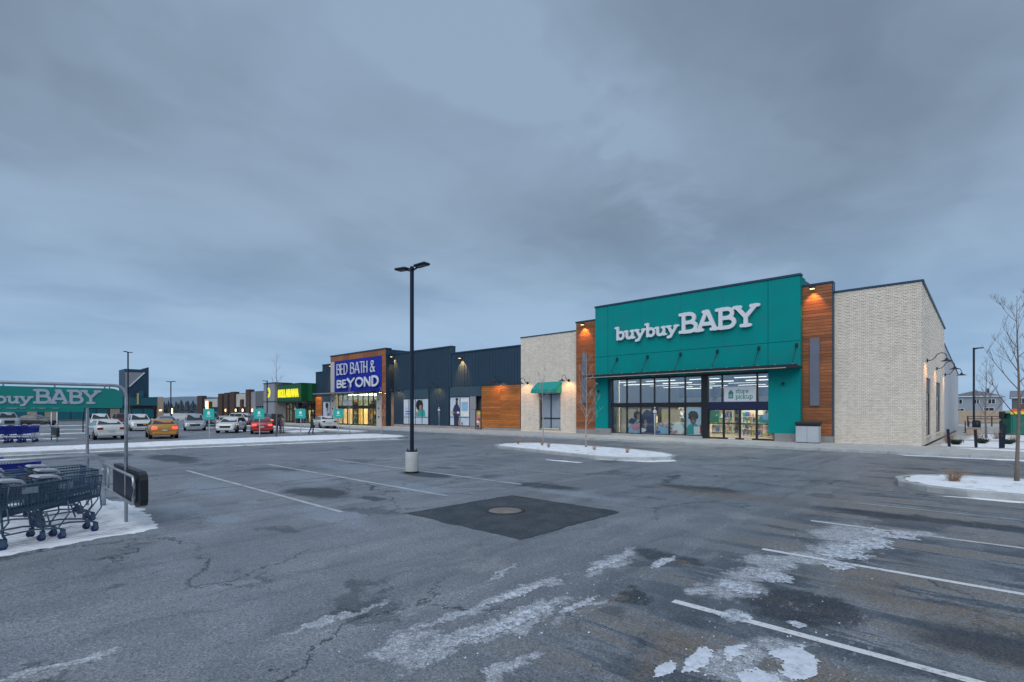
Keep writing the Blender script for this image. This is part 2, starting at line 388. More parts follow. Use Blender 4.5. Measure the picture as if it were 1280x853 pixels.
    bp = t.node('ShaderNodeBump', {'Height': t.math('ADD', t.math('MULTIPLY', t.noise(P, 45, 4, .75), 1.0), t.math('MULTIPLY', im, .9)), 'Strength': .33, 'Distance': .010})
    b = t.node('ShaderNodeBsdfPrincipled', {'Base Color': c2, 'Roughness': rough, 'Normal': bp.outputs[0], 'Specular IOR Level': spec})
    t.node('ShaderNodeOutputMaterial', {0: b.outputs[0]})
    return m
M['asphalt'] = asphalt()
def patchmat():
    m = bpy.data.materials.new('fresh_dark_asphalt'); m.use_nodes = True; t = NT(m.node_tree)
    P = t.node('ShaderNodeNewGeometry').outputs['Position']
    col = t.mix(t.ramp(t.noise(P, 1.6, 5, .65), .35, .68), (.028, .042, .060), (.066, .078, .092))
    vo = t.node('ShaderNodeTexVoronoi', {'Vector': P, 'Scale': 48.})
    v = t.node('ShaderNodeSeparateColor', {0: vo.outputs['Color']}).outputs[0]
    ag = t.math('ADD', t.ramp(vo.outputs['Distance'], 0, .7, 1.5, .5, 'LINEAR'), t.ramp(v, .82, 1, 0, 1.0))
    c2 = t.vmath('SCALE', col); t.l.new(ag, c2.node.inputs['Scale'])
    bp = t.node('ShaderNodeBump', {'Height': vo.outputs['Distance'], 'Strength': .8, 'Distance': .015})
    b = t.node('ShaderNodeBsdfPrincipled', {'Base Color': c2, 'Roughness': .62, 'Normal': bp.outputs[0]})
    t.node('ShaderNodeOutputMaterial', {0: b.outputs[0]}); return m
M['patch'] = patchmat()
def linemat():
    m = bpy.data.materials.new('worn_white_line_paint'); m.use_nodes = True; t = NT(m.node_tree)
    P = t.node('ShaderNodeNewGeometry').outputs['Position']
    n = t.noise(P, 16, 6, .75); n2 = t.noise(P, 1.2, 3, .6)
    k = t.ramp(t.math('ADD', n, t.math('MULTIPLY', n2, .35)), .68, .90)
    col = t.mix(k, (.62, .64, .66), (.20, .215, .23))
    b = t.node('ShaderNodeBsdfPrincipled', {'Base Color': col, 'Roughness': .6}); t.node('ShaderNodeOutputMaterial', {0: b.outputs[0]}); return m
M['line'] = linemat(); M['trk'] = mat('wet_track', (.13, .15, .18), .5, .3, 5)
M['midline'] = mat('dulled_line_paint', (.40, .425, .45), .7, .3, 2, fine=.25)
M['oldline'] = mat('faded_line_paint', (.25, .27, .29), .7, .25, 3, fine=.2)
M['field'] = mat('snowy_field', (.42, .42, .42), .9, .35, .02, fine=.25)
M['treefar'] = mat('distant_conifer', (.030, .048, .060), .9, .3, .1)
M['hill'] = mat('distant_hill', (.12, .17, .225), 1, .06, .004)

# ================================================================== SETTING
lot = struct('parking_lot', MB().quad((-150, -90, 0), (90, -90, 0), (90, 31.15, 0), (-150, 31.15, 0)), M['asphalt'])
mbf = MB(); mbf.quad((-3500, -3500, -.06), (3500, -3500, -.06), (3500, 3500, -.06), (-3500, 3500, -.06))
struct('snowy_ground', mbf, M['field'])

def stripe(x0, x1, y, wd=.11, m='line', z=.004):
    n = max(2, int((x1 - x0) / .5)); mb = MB(); top = []; bot = []
    for i in range(n + 1):
        x = x0 + (x1 - x0) * i / n
        top.append((x, y + wd / 2 + random.uniform(-.006, .006), z)); bot.append((x, y - wd / 2 + random.uniform(-.006, .006), z))
    mb.add(bot + top, [(i, i + 1, n + 2 + i, n + 1 + i) for i in range(n)])
    o = struct('parking_stripe', mb, M[m], lot)
for y in (5.50, 8.50, 11.33, 14.2, 17.0): stripe(-2.68, 3.2 if y < 15 else 2.5, y, m='line' if y < 10 else 'midline' if y < 13 else 'oldline')
for y in (2.6,): stripe(-2.0, 3.2, y)
for y in (5.5, 8.35, 11.12): stripe(-21.1, -10.1, y, m='midline')
stripe(-20.9, -10.1, 13.95, m='oldline'); stripe(-20.6, -10.2, 16.75, m='oldline')
for y in (6.6, 9.5, 12.4, 15.2, 18.1): stripe(-33.4, -29.2, y, m='oldline')
for y in (8.2, 11.0, 13.9): stripe(-49.5, -44, y, m='oldline')
mbc = MB(); mbc.quad((-15.78, 4.4, .008), (-15.68, 4.4, .008), (-15.68, 16.7, .008), (-15.78, 16.7, .008)); struct('parking_stripe', mbc, M['oldline'], lot)
def insetpoly(poly, d):
    n = len(poly); out = []
    for i in range(n):
        p0 = Vector(poly[i - 1]); p1 = Vector(poly[i]); p2 = Vector(poly[(i + 1) % n])
        a = (p1 - p0).normalized(); b = (p2 - p1).normalized(); t = (a + b).normalized()
        nrm = Vector((-t.y, t.x)); out.append(tuple(p1 + nrm * d))
    return out
# dark repair patch with irregular edge
def rough_poly(pts, step=.12, amp=.02, seed=0):
    out = []
    for i in range(len(pts)):
        a = Vector(pts[i]); b = Vector(pts[(i + 1) % len(pts)]); n = max(1, int((b - a).length / step))
        for k in range(n):
            p = a.lerp(b, k / n); q = noise.noise_vector(Vector((p.x * 3 + seed, p.y * 3, seed))) * amp * 1.6 + noise.noise_vector(Vector((p.x * 17, p.y * 17, seed))) * amp * .7
            out.append((p.x + q.x, p.y + q.y))
    return out
pp = rough_poly([(-8.98, 6.38), (-5.80, 6.38), (-5.86, 9.52), (-8.94, 9.50)], .08, .035)
mbp = MB(); mbp.prism(pp, .002, .010); struct('asphalt_patch', mbp, M['patch'], lot)
n_ = len(pp); o_ = insetpoly(pp, -.035); i_ = insetpoly(pp, .02); mbt = MB(); mbt.add([(p[0], p[1], .006) for p in o_] + [(p[0], p[1], .0135) for p in i_], [(i, (i + 1) % n_, n_ + (i + 1) % n_, n_ + i) for i in range(n_)])
struct('patch_edge', mbt, mat('dark_edge_strip', (.030, .038, .050), .5, .3, 6, bump=.3, fine=.2), lot)  # darker ring along the edge of the patch
mh = thing('manhole_cover', 'round sunken manhole cover in the middle of the dark asphalt repair patch', 'manhole cover', (-7.69, 7.95, .01))
mb = MB(); mb.lathe([(.44, -.004), (.43, .012), (.38, .014), (.36, .002)], n=32); part('rim', mb, mat('rusty_dusty_iron', (.03, .03, .032), .7, .3, 8), mh)
mb = MB(); mb.lathe([(.35, .0), (.345, .004), (.0, .005)], n=32)
for k in range(7): mb.box(-.27 + k * .085, -.235 + k * .085, -.18, .18, .0055, .010)
part('lid', mb, mat('dusty_iron_lid', (.20, .185, .17), .7, .3, 5), mh)

# ---- sidewalk in slabs and kerbstones
side = struct('pavement', MB().box(-150, 60, 31.32, 36.95, -.05, .138), M['conc'])
slab = MB().cbox(-1.49, 1.49, -.93, .93, -.03, .012, .006).mesh('paving_slab'); slab.materials.append(M['conc'])
for i in range(26):
    for j in range(3):
        o = link('paving_slab', slab, side, (-66.5 + i * 3.0, 32.26 + j * 1.88, .138 + random.uniform(0, .002)))
kb = MB().cbox(-1.495, 1.495, -.08, .08, -.05, .15, .015).mesh('kerbstone'); kb.materials.append(M['kerb'])
kerb = struct('kerb', MB().box(-150, -70, 31.16, 31.32, -.05, .15), M['kerb'])
for i in range(30):
    link('kerbstone', kb, kerb, (-68.5 + i * 3.0, 31.24, random.uniform(-.004, .004)))

# ---- snow capped islands
def snowsheet(name, outline, z, hmax, parent=None, seed=0, edge=.1, amp=.1, rings=7):
    ol = rough_poly(outline, .22 if len(outline) < 5 or amp > .07 and hmax > .023 else .06, amp, seed)
    cx = sum(p[0] for p in ol) / len(ol); cy = sum(p[1] for p in ol) / len(ol)
    mb = MB(); n = len(ol); v = []; wn = max(3, min(14, n // 10))
    sm = [(sum(ol[(i + j) % n][0] for j in range(-wn, wn + 1)) / (2 * wn + 1), sum(ol[(i + j) % n][1] for j in range(-wn, wn + 1)) / (2 * wn + 1)) for i in range(n)]
    for r in range(rings):
        k = 1 - (r / rings) ** 1.0; tt = min(1, r / 2)
        for a_, b_ in zip(ol, sm):
            p = (a_[0] + (b_[0] - a_[0]) * tt, a_[1] + (b_[1] - a_[1]) * tt)
            q = (cx + (p[0] - cx) * k, cy + (p[1] - cy) * k)
            e = min(1, (r / (rings - 1)) * 3.5)
            hh = z + hmax * e * (.65 + .6 * noise.noise(Vector((q[0] * 1.7, q[1] * 1.7, seed)))) + .012 * noise.noise(Vector((q[0] * 9, q[1] * 9, seed))) * e
            v.append((q[0], q[1], hh))
    v.append((cx, cy, sum(q[2] for q in v[-n:]) / n))
    f = []
    for r in range(rings - 1):
        for i in range(n): f.append((r * n + i, r * n + (i + 1) % n, (r + 1) * n + (i + 1) % n, (r + 1) * n + i))
    for i in range(n): f.append(((rings - 1) * n + i, (rings - 1) * n + (i + 1) % n, rings * n))
    mb.add(v, f, True)
    return struct(name, mb, M['snow'], parent)
def slushmat(lo=.42, hi=.58, dark=(.19, .215, .245), nm='thin_granular_slush'):
    m = bpy.data.materials.new(nm); m.use_nodes = True; t = NT(m.node_tree)
    P_ = t.node('ShaderNodeNewGeometry').outputs['Position']
    k = t.math('ADD', t.math('MULTIPLY', t.noise(P_, 11, 6, .75), .6), t.math('MULTIPLY', t.noise(P_, 60, 3, .7), .4))
    c = t.mix(t.ramp(k, lo, hi), dark, (.62, .67, .75))
    bp_ = t.node('ShaderNodeBump', {'Height': k, 'Strength': .7, 'Distance': .02})
    b_ = t.node('ShaderNodeBsdfPrincipled', {'Base Color': c, 'Roughness': .55, 'Normal': bp_.outputs[0]}); t.node('ShaderNodeOutputMaterial', {0: b_.outputs[0]}); return m
M['slush'] = slushmat(); M['slush2'] = slushmat(.34, .52, (.33, .36, .40), 'thicker_broken_slush')
def drift(blobs, z, hmax, step, seed, mt='snow', parent=None, thr=.42, streak=1.0):
    x0 = min(b[0] - b[2] * 1.6 for b in blobs); x1 = max(b[0] + b[2] * 1.6 for b in blobs); y0 = min(b[1] - b[3] * 1.6 for b in blobs); y1 = max(b[1] + b[3] * 1.6 for b in blobs)
    nx = int((x1 - x0) / step); ny = int((y1 - y0) / step); idx = {}; mb = MB()
    def m(x, y):
        k = max(max(0, 1.35 - math.hypot((x - b[0]) / b[2], (y - b[1]) / b[3])) for b in blobs)
        if k <= 0: return -1
        return min(k, 1) * 1.1 + .62 * noise.noise(Vector((x * 2.6, y * 2.6 / streak, seed))) + .34 * noise.noise(Vector((x * 8, y * 8 / streak, seed))) + .30 * noise.noise(Vector((x * 24, y * 24, seed))) + .22 * noise.noise(Vector((x * 60, y * 60, seed))) - thr
    H = [[m(x0 + i * step, y0 + j * step) for i in range(nx)] for j in range(ny)]
    def vid(i, j):
        if (i, j) not in idx:
            h = H[j][i]; idx[(i, j)] = len(mb.v); x = x0 + i * step; y = y0 + j * step
            mb.v.append((x, y, z + hmax * (min(1, max(0, h) * 2.2) ** .7) * (.8 + .5 * noise.noise(Vector((x * 12, y * 12, seed + 3))))))
        return idx[(i, j)]
    for j in range(ny - 1):
        for i in range(nx - 1):
            cs = ((i, j), (i + 1, j), (i + 1, j + 1), (i, j + 1)); g = [c for c in cs if H[c[1]][c[0]] > 0]
            if len(g) >= 3: mb.f.append(tuple(vid(*c) for c in g)); mb.m.append(0); mb.smooth.append(True)
    return struct('snow_patch', mb, M[mt], parent or lot)
def island(poly, h=.15, seed=0, inner='snow'):
    # poly counter-clockwise
    a = insetpoly(poly, .02); b = insetpoly(poly, .17); n = len(poly)
    v = [(p[0], p[1], -.02) for p in poly] + [(p[0], p[1], h - .03) for p in poly] + [(p[0], p[1], h) for p in a] + [(p[0], p[1], h) for p in b] + [(p[0], p[1], h - .06) for p in b]
    f = []
    for r in range(4):
        for i in range(n): f.append((r * n + i, r * n + (i + 1) % n, (r + 1) * n + (i + 1) % n, (r + 1) * n + i))
    f.append(tuple(range(4 * n, 5 * n)))
    mb = MB(); mb.add(v, f)
    k = struct('kerb_island', mb, M['kerb'])
    snowsheet('snow_cover', insetpoly(poly, .20), h - .012, .06, k, seed, amp=.10, rings=10)
    return k
def roundrect(x0, x1, y0, y1, r, n=6):
    out = []
    for (cx, cy, a0) in ((x1 - r, y0 + r, -90), (x1 - r, y1 - r, 0), (x0 + r, y1 - r, 90), (x0 + r, y0 + r, 180)):
        for k in range(n + 1):
            t = R(a0 + 90 * k / n); out.append((cx + r * math.cos(t), cy + r * math.sin(t)))
    return out
def longpoly(x0, x1, ys, ye, rl, rr):
    pass
isl1 = island([(-11.9, 19.2), (-10.9, 19.9), (-10.3, 20.9), (-10.5, 22.0), (-11.6, 23.0), (-13.5, 23.8), (-16, 24.3), (-19, 24.6), (-20.8, 24.5), (-21.6, 23.8), (-21.9, 22.6), (-21.6, 21.4), (-20.6, 20.7), (-18.5, 20.3), (-15, 19.6), (-13, 19.1)][::1], seed=3)
isl2 = island([(8, 17.1), (8, 21.2), (0, 21.2), (-1.2, 21.0), (-2.0, 20.2), (-2.3, 19.2), (-2.1, 18.2), (-1.4, 17.4), (-.6, 17.1)], .17, seed=5)
med = island([(-35.0, -14), (-34.6, -2), (-34.2, 4), (-33.8, 10), (-33.3, 17), (-32.6, 22.2), (-33.2, 23.6), (-35, 24.3), (-38.5, 24.3), (-39.8, 23.5), (-40.2, 20), (-40.0, 12), (-38.8, 5), (-38.2, -14)], .15, seed=8)
isl3 = island(roundrect(-51.2, -46.8, 20.9, 24.4, 1.2), .14, seed=11)
isl4 = island(roundrect(-74, -44.0, 25.2, 27.2, .9), .14, seed=12)
# snow spilled beside kerbs and under the corral
snowsheet('snow_patch', [(-10.66, .35), (-11.15, 2.45), (-12.6, 2.62), (-14.4, 2.7), (-16.4, 2.3), (-16.8, -5), (-10.2, -5)], .001, .018, lot, 21, amp=.10)
snowsheet('snow_patch', [(-13.0, 18.95), (-10.6, 19.5), (-9.9, 20.6), (-10.3, 21.2), (-10.9, 19.9), (-12.8, 19.15)], .001, .02, lot, 23, amp=.06)
snowsheet('snow_patch', [(-1.2, 16.8), (6, 16.72), (6, 17.08), (-.5, 17.1)], .001, .02, lot, 24, amp=.05)
snowsheet('snow_patch', [(-3.2, 30.6), (10, 30.45), (10, 31.15), (-3.6, 31.1)], .001, .03, lot, 25, amp=.12)
snowsheet('snow_patch', [(-33.9, 1), (-33.5, 9), (-32.6, 18), (-31.9, 22.6), (-32.6, 22), (-33.4, 17), (-34.1, 9), (-34.3, 1)], .001, .02, lot, 26, amp=.12)
for (x, y, a, b_, s) in ((-63, 5, 4, .8, 31), (-75, 12, 6, .8, 32), (-70, 18, 5, .6, 33), (-95, 9, 8, 1.2, 34), (-58, 22.5, 3, .6, 35), (-52, 3.2, 3, .4, 36), (-13.4, 17.4, .9, .12, 37)):
    snowsheet('snow_patch', [(x - b_, y - a), (x + b_, y - a * .8), (x + b_ * .8, y + a), (x - b_, y + a * .9)] if s != 37 else [(x - a, y - b_), (x + a, y - b_), (x + a, y + b_), (x - a, y + b_)], .001, .02, lot, s, amp=.5 if s != 37 else .05)
drift([(-1.30, 5.0, .22, .24), (-1.2, 4.75, .14, .22)], .003, .012, .013, 51, 'slush2', thr=.50)
drift([(-1.72, 4.72, .10, .22), (-1.88, 4.35, .12, .3), (-2.02, 4.0, .08, .2)], .003, .012, .012, 52, 'slush2', thr=.45)
drift([(-1.38, 4.35, .17, .28), (-1.3, 4.05, .2, .25)], .003, .012, .012, 53, 'slush2', thr=.50)
drift([(-1.35, 11.0, .40, .45), (-1.55, 10.1, .38, .75), (-1.75, 9.1, .34, .7), (-1.6, 8.35, .28, .35)], .003, .008, .020, 54, 'slush', thr=.62)
drift([(-2.1, 7.2, .30, .35), (-2.35, 6.5, .28, .35)], .003, .006, .016, 55, 'slush', thr=.72)
drift([(-4.12, 4.6, .12, 1.0), (-3.62, 3.75, .16, 1.0), (-3.38, 4.6, .10, .6)], .003, .006, .015, 56, 'slush', thr=.78, streak=2.2)
drift([(-3.45, 6.75, .15, .6), (-4.0, 6.2, .1, .6)], .003, .006, .018, 57, 'slush', thr=.8, streak=1.8)
drift([(-2.0, 5.55, .15, .18), (-1.5, 5.75, .1, .1)], .003, .006, .013, 58, 'slush', thr=.6)
rt = random.Random(9); mb = MB()
for k in range(11):
    x = -11.0 - rt.uniform(.1, 1.3); y = rt.uniform(.3, 1.9); a = rt.uniform(1.2, 2.6); cv = rt.uniform(-1.2, 1.2); L_ = []
    for i in range(12):
        L_.append((x, y)); x += math.cos(a) * .075; y += math.sin(a) * .075; a += cv * .1
    v = []
    for i, (x, y) in enumerate(L_):
        j = min(i + 1, 11); d = (Vector(L_[j]) - Vector(L_[max(0, i - 1)])).normalized(); w_ = .013 * min(1, (i + .3) / 3, (11.3 - i) / 3) * rt.uniform(.6, 1.3); v += [(x - d.y * w_, y + d.x * w_, .036), (x + d.y * w_, y - d.x * w_, .036)]
    mb.add(v, [(2 * i, 2 * i + 1, 2 * i + 3, 2 * i + 2) for i in range(11)])
struct('cart_tracks', mb, M['trk'], lot)
# side bed right of the store: concrete walk and snow
struct('snow_bed', MB().box(-3.05, 60, 36.97, 110, -.05, .10), M['conc'])
snowsheet('snow_cover', [(-2.9, 38.4), (12, 38.1), (14, 46), (-2.6, 46.5)], .095, .06, None, 41, amp=.25)
snowsheet('snow_cover', [(-2.2, 48), (25, 47), (25, 62), (-1.8, 61)], .095, .07, None, 42, amp=.35)
snowsheet('snow_cover', [(-2.4, 66), (40, 64), (40, 84), (-2.2, 84)], .095, .08, None, 43, amp=.5)
snowsheet('snow_cover', [(-3.0, 35.2), (14, 34.0), (14, 36.8), (-2.9, 36.9)], .145, .02, None, 44, amp=.25)
#SPLIT1
# ================================================================== LETTERING (outline of rounded strokes, extruded)
def arc(cx, cy, rx, ry, a0, a1, n=10):
    return [(cx + rx * math.cos(R(a0 + (a1 - a0) * i / n)), cy + ry * math.sin(R(a0 + (a1 - a0) * i / n))) for i in range(n + 1)]
GL = {  # skeletons: width, strokes, serif ticks (x0,x1,y)
 'B': (.70, [[(.12, 0), (.12, 1)], [(.12, 1), (.38, 1)] + arc(.38, .76, .22, .24, 90, -90) + [(.12, .52)], [(.12, .52), (.40, .52)] + arc(.42, .26, .26, .26, 90, -90) + [(.12, 0)]], [(-.04, .14, 0), (-.04, .14, 1)]),
 'A': (.86, [[(.08, 0), (.40, 1), (.46, 1), (.78, 0)], [(.20, .32), (.66, .32)]], [(-.06, .24, 0), (.62, .92, 0), (.28, .46, 1)]),
 'Y': (.84, [[(.06, 1), (.41, .45), (.78, 1)], [(.41, .45), (.41, 0)]], [(-.06, .2, 1), (.62, .90, 1), (.24, .58, 0)]),
 'E': (.52, [[(.45, 1), (.06, 1), (.06, 0), (.45, 0)], [(.06, .52), (.40, .52)]], []),
 'D': (.66, [[(.06, 0), (.06, 1), (.24, 1)] + arc(.26, .5, .32, .5, 90, -90) + [(.06, 0)]], []),
 'T': (.52, [[(.0, 1), (.52, 1)], [(.26, 1), (.26, 0)]], []),
 'H': (.62, [[(.06, 0), (.06, 1)], [(.54, 0), (.54, 1)], [(.06, .5), (.54, .5)]], []),
 'O': (.80, [arc(.40, .5, .36, .5, 0, 360, 24)], []),
 'N': (.68, [[(.07, 0), (.07, 1), (.60, 0), (.60, 1)]], []),
 'L': (.52, [[(.08, 1), (.08, 0), (.46, 0)]], [(-.02, .2, 1)]),
 'R': (.68, [[(.08, 0), (.08, 1), (.34, 1)] + arc(.34, .74, .22, .26, 90, -90) + [(.08, .48)], [(.34, .48), (.60, 0)]], [(-.02, .2, 0)]),
 'M': (.86, [[(.08, 0), (.08, 1), (.42, .3), (.76, 1), (.76, 0)]], []),
 '&': (.70, [[(.66, 0), (.2, .66)] + arc(.32, .80, .17, .19, 200, -20, 8) + [(.46, .7), (.16, .42)] + arc(.26, .22, .2, .22, 130, 290, 8) + [(.5, .12), (.64, .42)]], []),
 'b': (.62, [[(.12, .95), (.12, .02)], arc(.32, .30, .21, .28, 0, 360, 18)], [(-.02, .12, .95)]),
 'u': (.66, [[(.12, .58), (.12, .22)] + arc(.27, .19, .15, .17, 180, 330, 8) + [(.48, .2)], [(.50, .58), (.50, .03)]], [(-.01, .12, .58), (.38, .5, .58), (.5, .62, .03)]),
 'y': (.68, [[(.10, .58), (.32, .04)], [(.58, .58), (.32, .02), (.22, -.20), (.08, -.22)]], [(-.02, .22, .58), (.46, .68, .58)]),
 's': (.46, [arc(.22, .44, .15, .14, 20, 180, 8)[:] + [(.12, .36), (.34, .24)] + arc(.22, .14, .15, .14, 30, -160, 8)], []),
 't': (.42, [[(.17, .85), (.17, .15)] + arc(.28, .14, .11, .12, 180, 300, 5), [(.0, .58), (.34, .58)]], []),
 'o': (.58, [arc(.28, .29, .22, .28, 0, 360, 18)], []),
 'r': (.48, [[(.12, .58), (.12, 0)], [(.12, .36), (.24, .54), (.40, .54)]], [(0, .14, .58), (0, .28, 0)]),
 'e': (.56, [[(.06, .30), (.48, .30)] + arc(.27, .29, .21, .28, 0, 310, 14)], []),
 'p': (.62, [[(.12, .58), (.12, -.28)], arc(.33, .29, .20, .28, 0, 360, 18)], [(0, .12, .58), (0, .26, -.28)]),
 'i': (.28, [[(.13, .58), (.13, 0)], [(.13, .86), (.13, .88)]], [(.02, .14, .58), (0, .27, 0)]),
 'c': (.52, [arc(.27, .29, .21, .28, 40, 320, 14)], []),
 'k': (.62, [[(.12, .95), (.12, 0)], [(.46, .58), (.14, .26), (.50, 0)]], [(0, .12, .95), (0, .26, 0), (.36, .6, .58), (.4, .62, 0)]),
}
def glyph(ch, r, serif=0., step=None, depth=.1, sx=1.):
    wd, strokes, ticks = GL[ch]
    segs = []
    for s in strokes:
        for a, b in zip(s[:-1], s[1:]): segs.append((a[0] * sx, a[1], b[0] * sx, b[1], r))
    if serif:
        for (a, b, y) in ticks: segs.append((a * sx, y, b * sx, y, serif))
    step = step or .035
    x0, x1, y0, y1 = -.2, wd * sx + .25, -.45, 1.2
    nx = int((x1 - x0) / step) + 1; ny = int((y1 - y0) / step) + 1
    def sdf(x, y):
        m = 9
        for (ax, ay, bx, by, rr) in segs:
            dx, dy = bx - ax, by - ay; L = dx * dx + dy * dy
            t = 0 if L < 1e-9 else max(0, min(1, ((x - ax) * dx + (y - ay) * dy) / L))
            d = math.hypot(x - ax - t * dx, y - ay - t * dy) - rr
            if d < m: m = d
        return m
    F = [[sdf(x0 + i * step, y0 + j * step) for i in range(nx)] for j in range(ny)]
    mb = MB(); V = {}
    def vid(key, p):
        if key not in V: V[key] = len(mb.v); mb.v.append((p[0], 0, p[1])); mb.v.append((p[0], depth, p[1]))
        return V[key]
    for j in range(ny - 1):
        for i in range(nx - 1):
            cs = [(i, j), (i + 1, j), (i + 1, j + 1), (i, j + 1)]; vals = [F[b][a] for a, b in cs]
            if min(vals) >= 0: continue
            poly = []; cross = []
            for k in range(4):
                (a, b), (c, d) = cs[k], cs[(k + 1) % 4]; va, vb = vals[k], vals[(k + 1) % 4]
                if va < 0: poly.append(vid((a, b), (x0 + a * step, y0 + b * step)))
                if (va < 0) != (vb < 0):
                    t = va / (va - vb); key = ('e',) + tuple(sorted([(a, b), (c, d)]))
                    q = vid(key, (x0 + (a + (c - a) * t) * step, y0 + (b + (d - b) * t) * step)); poly.append(q); cross.append(q)
            if len(poly) < 3: continue
            mb.f.append(tuple(poly)); mb.m.append(0); mb.smooth.append(False)
            mb.f.append(tuple(q + 1 for q in poly[::-1])); mb.m.append(0); mb.smooth.append(False)
            if len(cross) == 2: mb.f.append((cross[0], cross[1], cross[1] + 1, cross[0] + 1)); mb.m.append(0); mb.smooth.append(False)
    return mb, wd * sx
_gc = {}
def text(txt, parent, mat_, x, z, y, size, r=.09, serif=0., track=.0, depth=.1, sx=1., rz=0., step=None, name='letter', frm=None):
    """letters as parts; local to parent. rz: 0 reads along +x facing -y"""
    cx = 0
    cr, srn = math.cos(rz), math.sin(rz)
    for i, ch in enumerate(txt):
        if ch == ' ': cx += .34 * sx; continue
        k = (ch, r, serif, depth / size, sx, step, mat_.name)
        if k not in _gc:
            g, wd = glyph(ch, r, serif, step, depth / size, sx); me = g.mesh('letter'); me.materials.append(mat_); _gc[k] = (me, wd)
        me, wd = _gc[k]
        o = link(name, me, parent, (x + cr * cx * size, y + srn * cx * size - (.003 if i % 2 else 0), z), (0, 0, rz)); o.scale = (size, size, size)
        cx += wd + track
    return cx * size
def textwidth(txt, size, track, sx=1.): return sum((GL[c][0] * sx + track) if c != ' ' else .34 * sx for c in txt) * size

# ================================================================== STORE WITH TEAL FRONT
st = thing('store_building', 'baby store with teal front between cedar strips, cream brick corner block and cream left wing', 'building', (-15, 36.9, 0))
YT, YW, YB = 36.0, 36.42, 36.78
def W(name, mat_, x0, x1, y0, y1, z0, z1, parent=None, c=0):
    mb = MB(); (mb.cbox(x0, x1, y0, y1, z0, z1, c) if c else mb.box(x0, x1, y0, y1, z0, z1)); return wpart(name, mb, mat_, parent or st)
# teal front: piers, header (in panels with reveals), coping
mb = MB()
tw = part('teal_wall', shift(MB().box(-24.42, -9.12, YT + .12, YT + .4, 6.50, 10.62), (-15, 36.9, 0)), M['cap'], st)
def panel(nm, mt, x0, x1, z0, z1, yf=YT, par=None, g=.012, th=.13):
    return wpart(nm, MB().cbox(x0 + g, x1 - g, yf, yf + th, z0 + g, z1 - g, .006), mt, par or tw)
px_ = [-24.42, -23.2, -11.0, -9.12]
for a, b in zip(px_[:-1], px_[1:]): panel('stucco_panel', M['teal'], a, b, 6.52, 10.60)
for a, b in zip(px_[:-1], px_[1:]): panel('stucco_panel', M['teal'], a, b, 4.70 if a < -11.5 and a > -24 else .64, 6.52)
panel('stucco_panel', M['teal'], -11.0, -10.60, 4.70, 4.705, g=0)
W('teal_pier', M['cap'], -24.40, -22.98, YT + .13, YT + .9, .14, 6.5); W('teal_pier', M['cap'], -10.58, -9.14, YT + .13, YT + .9, .14, 6.5)
W('teal_return', M['teal'], -9.14, -9.115, YT + .02, YT + 1.2, .64, 10.58); W('teal_return', M['teal'], -24.43, -24.40, YT + .02, YT + 1.2, .64, 10.58)
W('coping', M['cap'], -24.48, -9.06, YT - .05, YT + .45, 10.60, 10.74, c=.01)
W('upper_block', M['cap'], -24.40, -9.14, YT + .4, YT + 5, 6.52, 10.5)
def blocks(x0, x1, y, z0, z1, n, rows, th=.25):
    mb = MB(); dx = (x1 - x0) / n; dz = (z1 - z0) / rows
    p = W('stone_base', M['block'], x0, x1, y + .02, y + th, z0, z1)
    for r in range(rows):
        for k in range(n + (r % 2)):
            a = x0 + (k - .5 * (r % 2)) * dx; b = min(a + dx, x1); a = max(a, x0)
            wpart('block', MB().cbox(a + .006, b - .006, y + random.uniform(-.004, .004), y + .1, z0 + r * dz + .006, z0 + (r + 1) * dz - .006, .006), M['block'], p)
blocks(-24.46, -22.96, YT - .04, .14, .66, 4, 2); blocks(-10.60, -9.08, YT - .04, .14, .66, 4, 2)
# shop front
YG = 36.22
sf = thing('glazed_entrance', 'black framed glass shop front of the baby store with lit interior and automatic doors', 'shop front', (-15, YG, .14))
def bar(x0, x1, z0, z1, nm='frame_bar', mt='frame', y0=YG - .05, y1=YG + .07, par=None): return wpart(nm, MB().box(x0, x1, y0, y1, z0, z1), M[mt], par or sf)
bar(-22.98, -15.42, .16, .30, 'sill', 'conc', YG - .12, YG + .1); bar(-22.98, -15.45, .30, .36); bar(-22.98, -15.45, 2.38, 2.72, y0=YG - .04); bar(-22.98, -10.58, 4.56, 4.70)
cols = [-22.86, -21.55, -20.35, -19.17, -17.97, -16.72, -15.47]
for x in cols: bar(x - .045, x + .045, .36, 4.56, y0=YG - .07)
bar(-15.42, -15.02, .15, 4.56, 'pillar', y0=YG - .10, y1=YG + .2)
bar(-15.02, -10.58, 2.24, 2.72, 'door_header', 'navyband', YG - .11, YG + .15)
for a, b in zip(cols[:-1], cols[1:]):
    for (z0, z1) in ((.36, 2.38), (2.72, 4.56)): wpart('pane', MB().box(a + .05, b - .05, YG, YG + .02, z0 + .004, z1 - .004), M['glass' if z0 < 1 else 'glasstop'], sf)
for x in (-14.03, -11.72): bar(x - .045, x + .045, 2.72, 4.56, y0=YG - .07)
bar(-10.64, -10.56, .14, 4.56)
for a, b in ((-15.02, -14.07), (-13.98, -11.77), (-11.68, -10.64)): wpart('pane', MB().box(a, b, YG, YG + .02, 2.722, 4.556), M['glasstop'], sf)
dx = [-15.0, -13.93, -12.85, -11.76, -10.66]
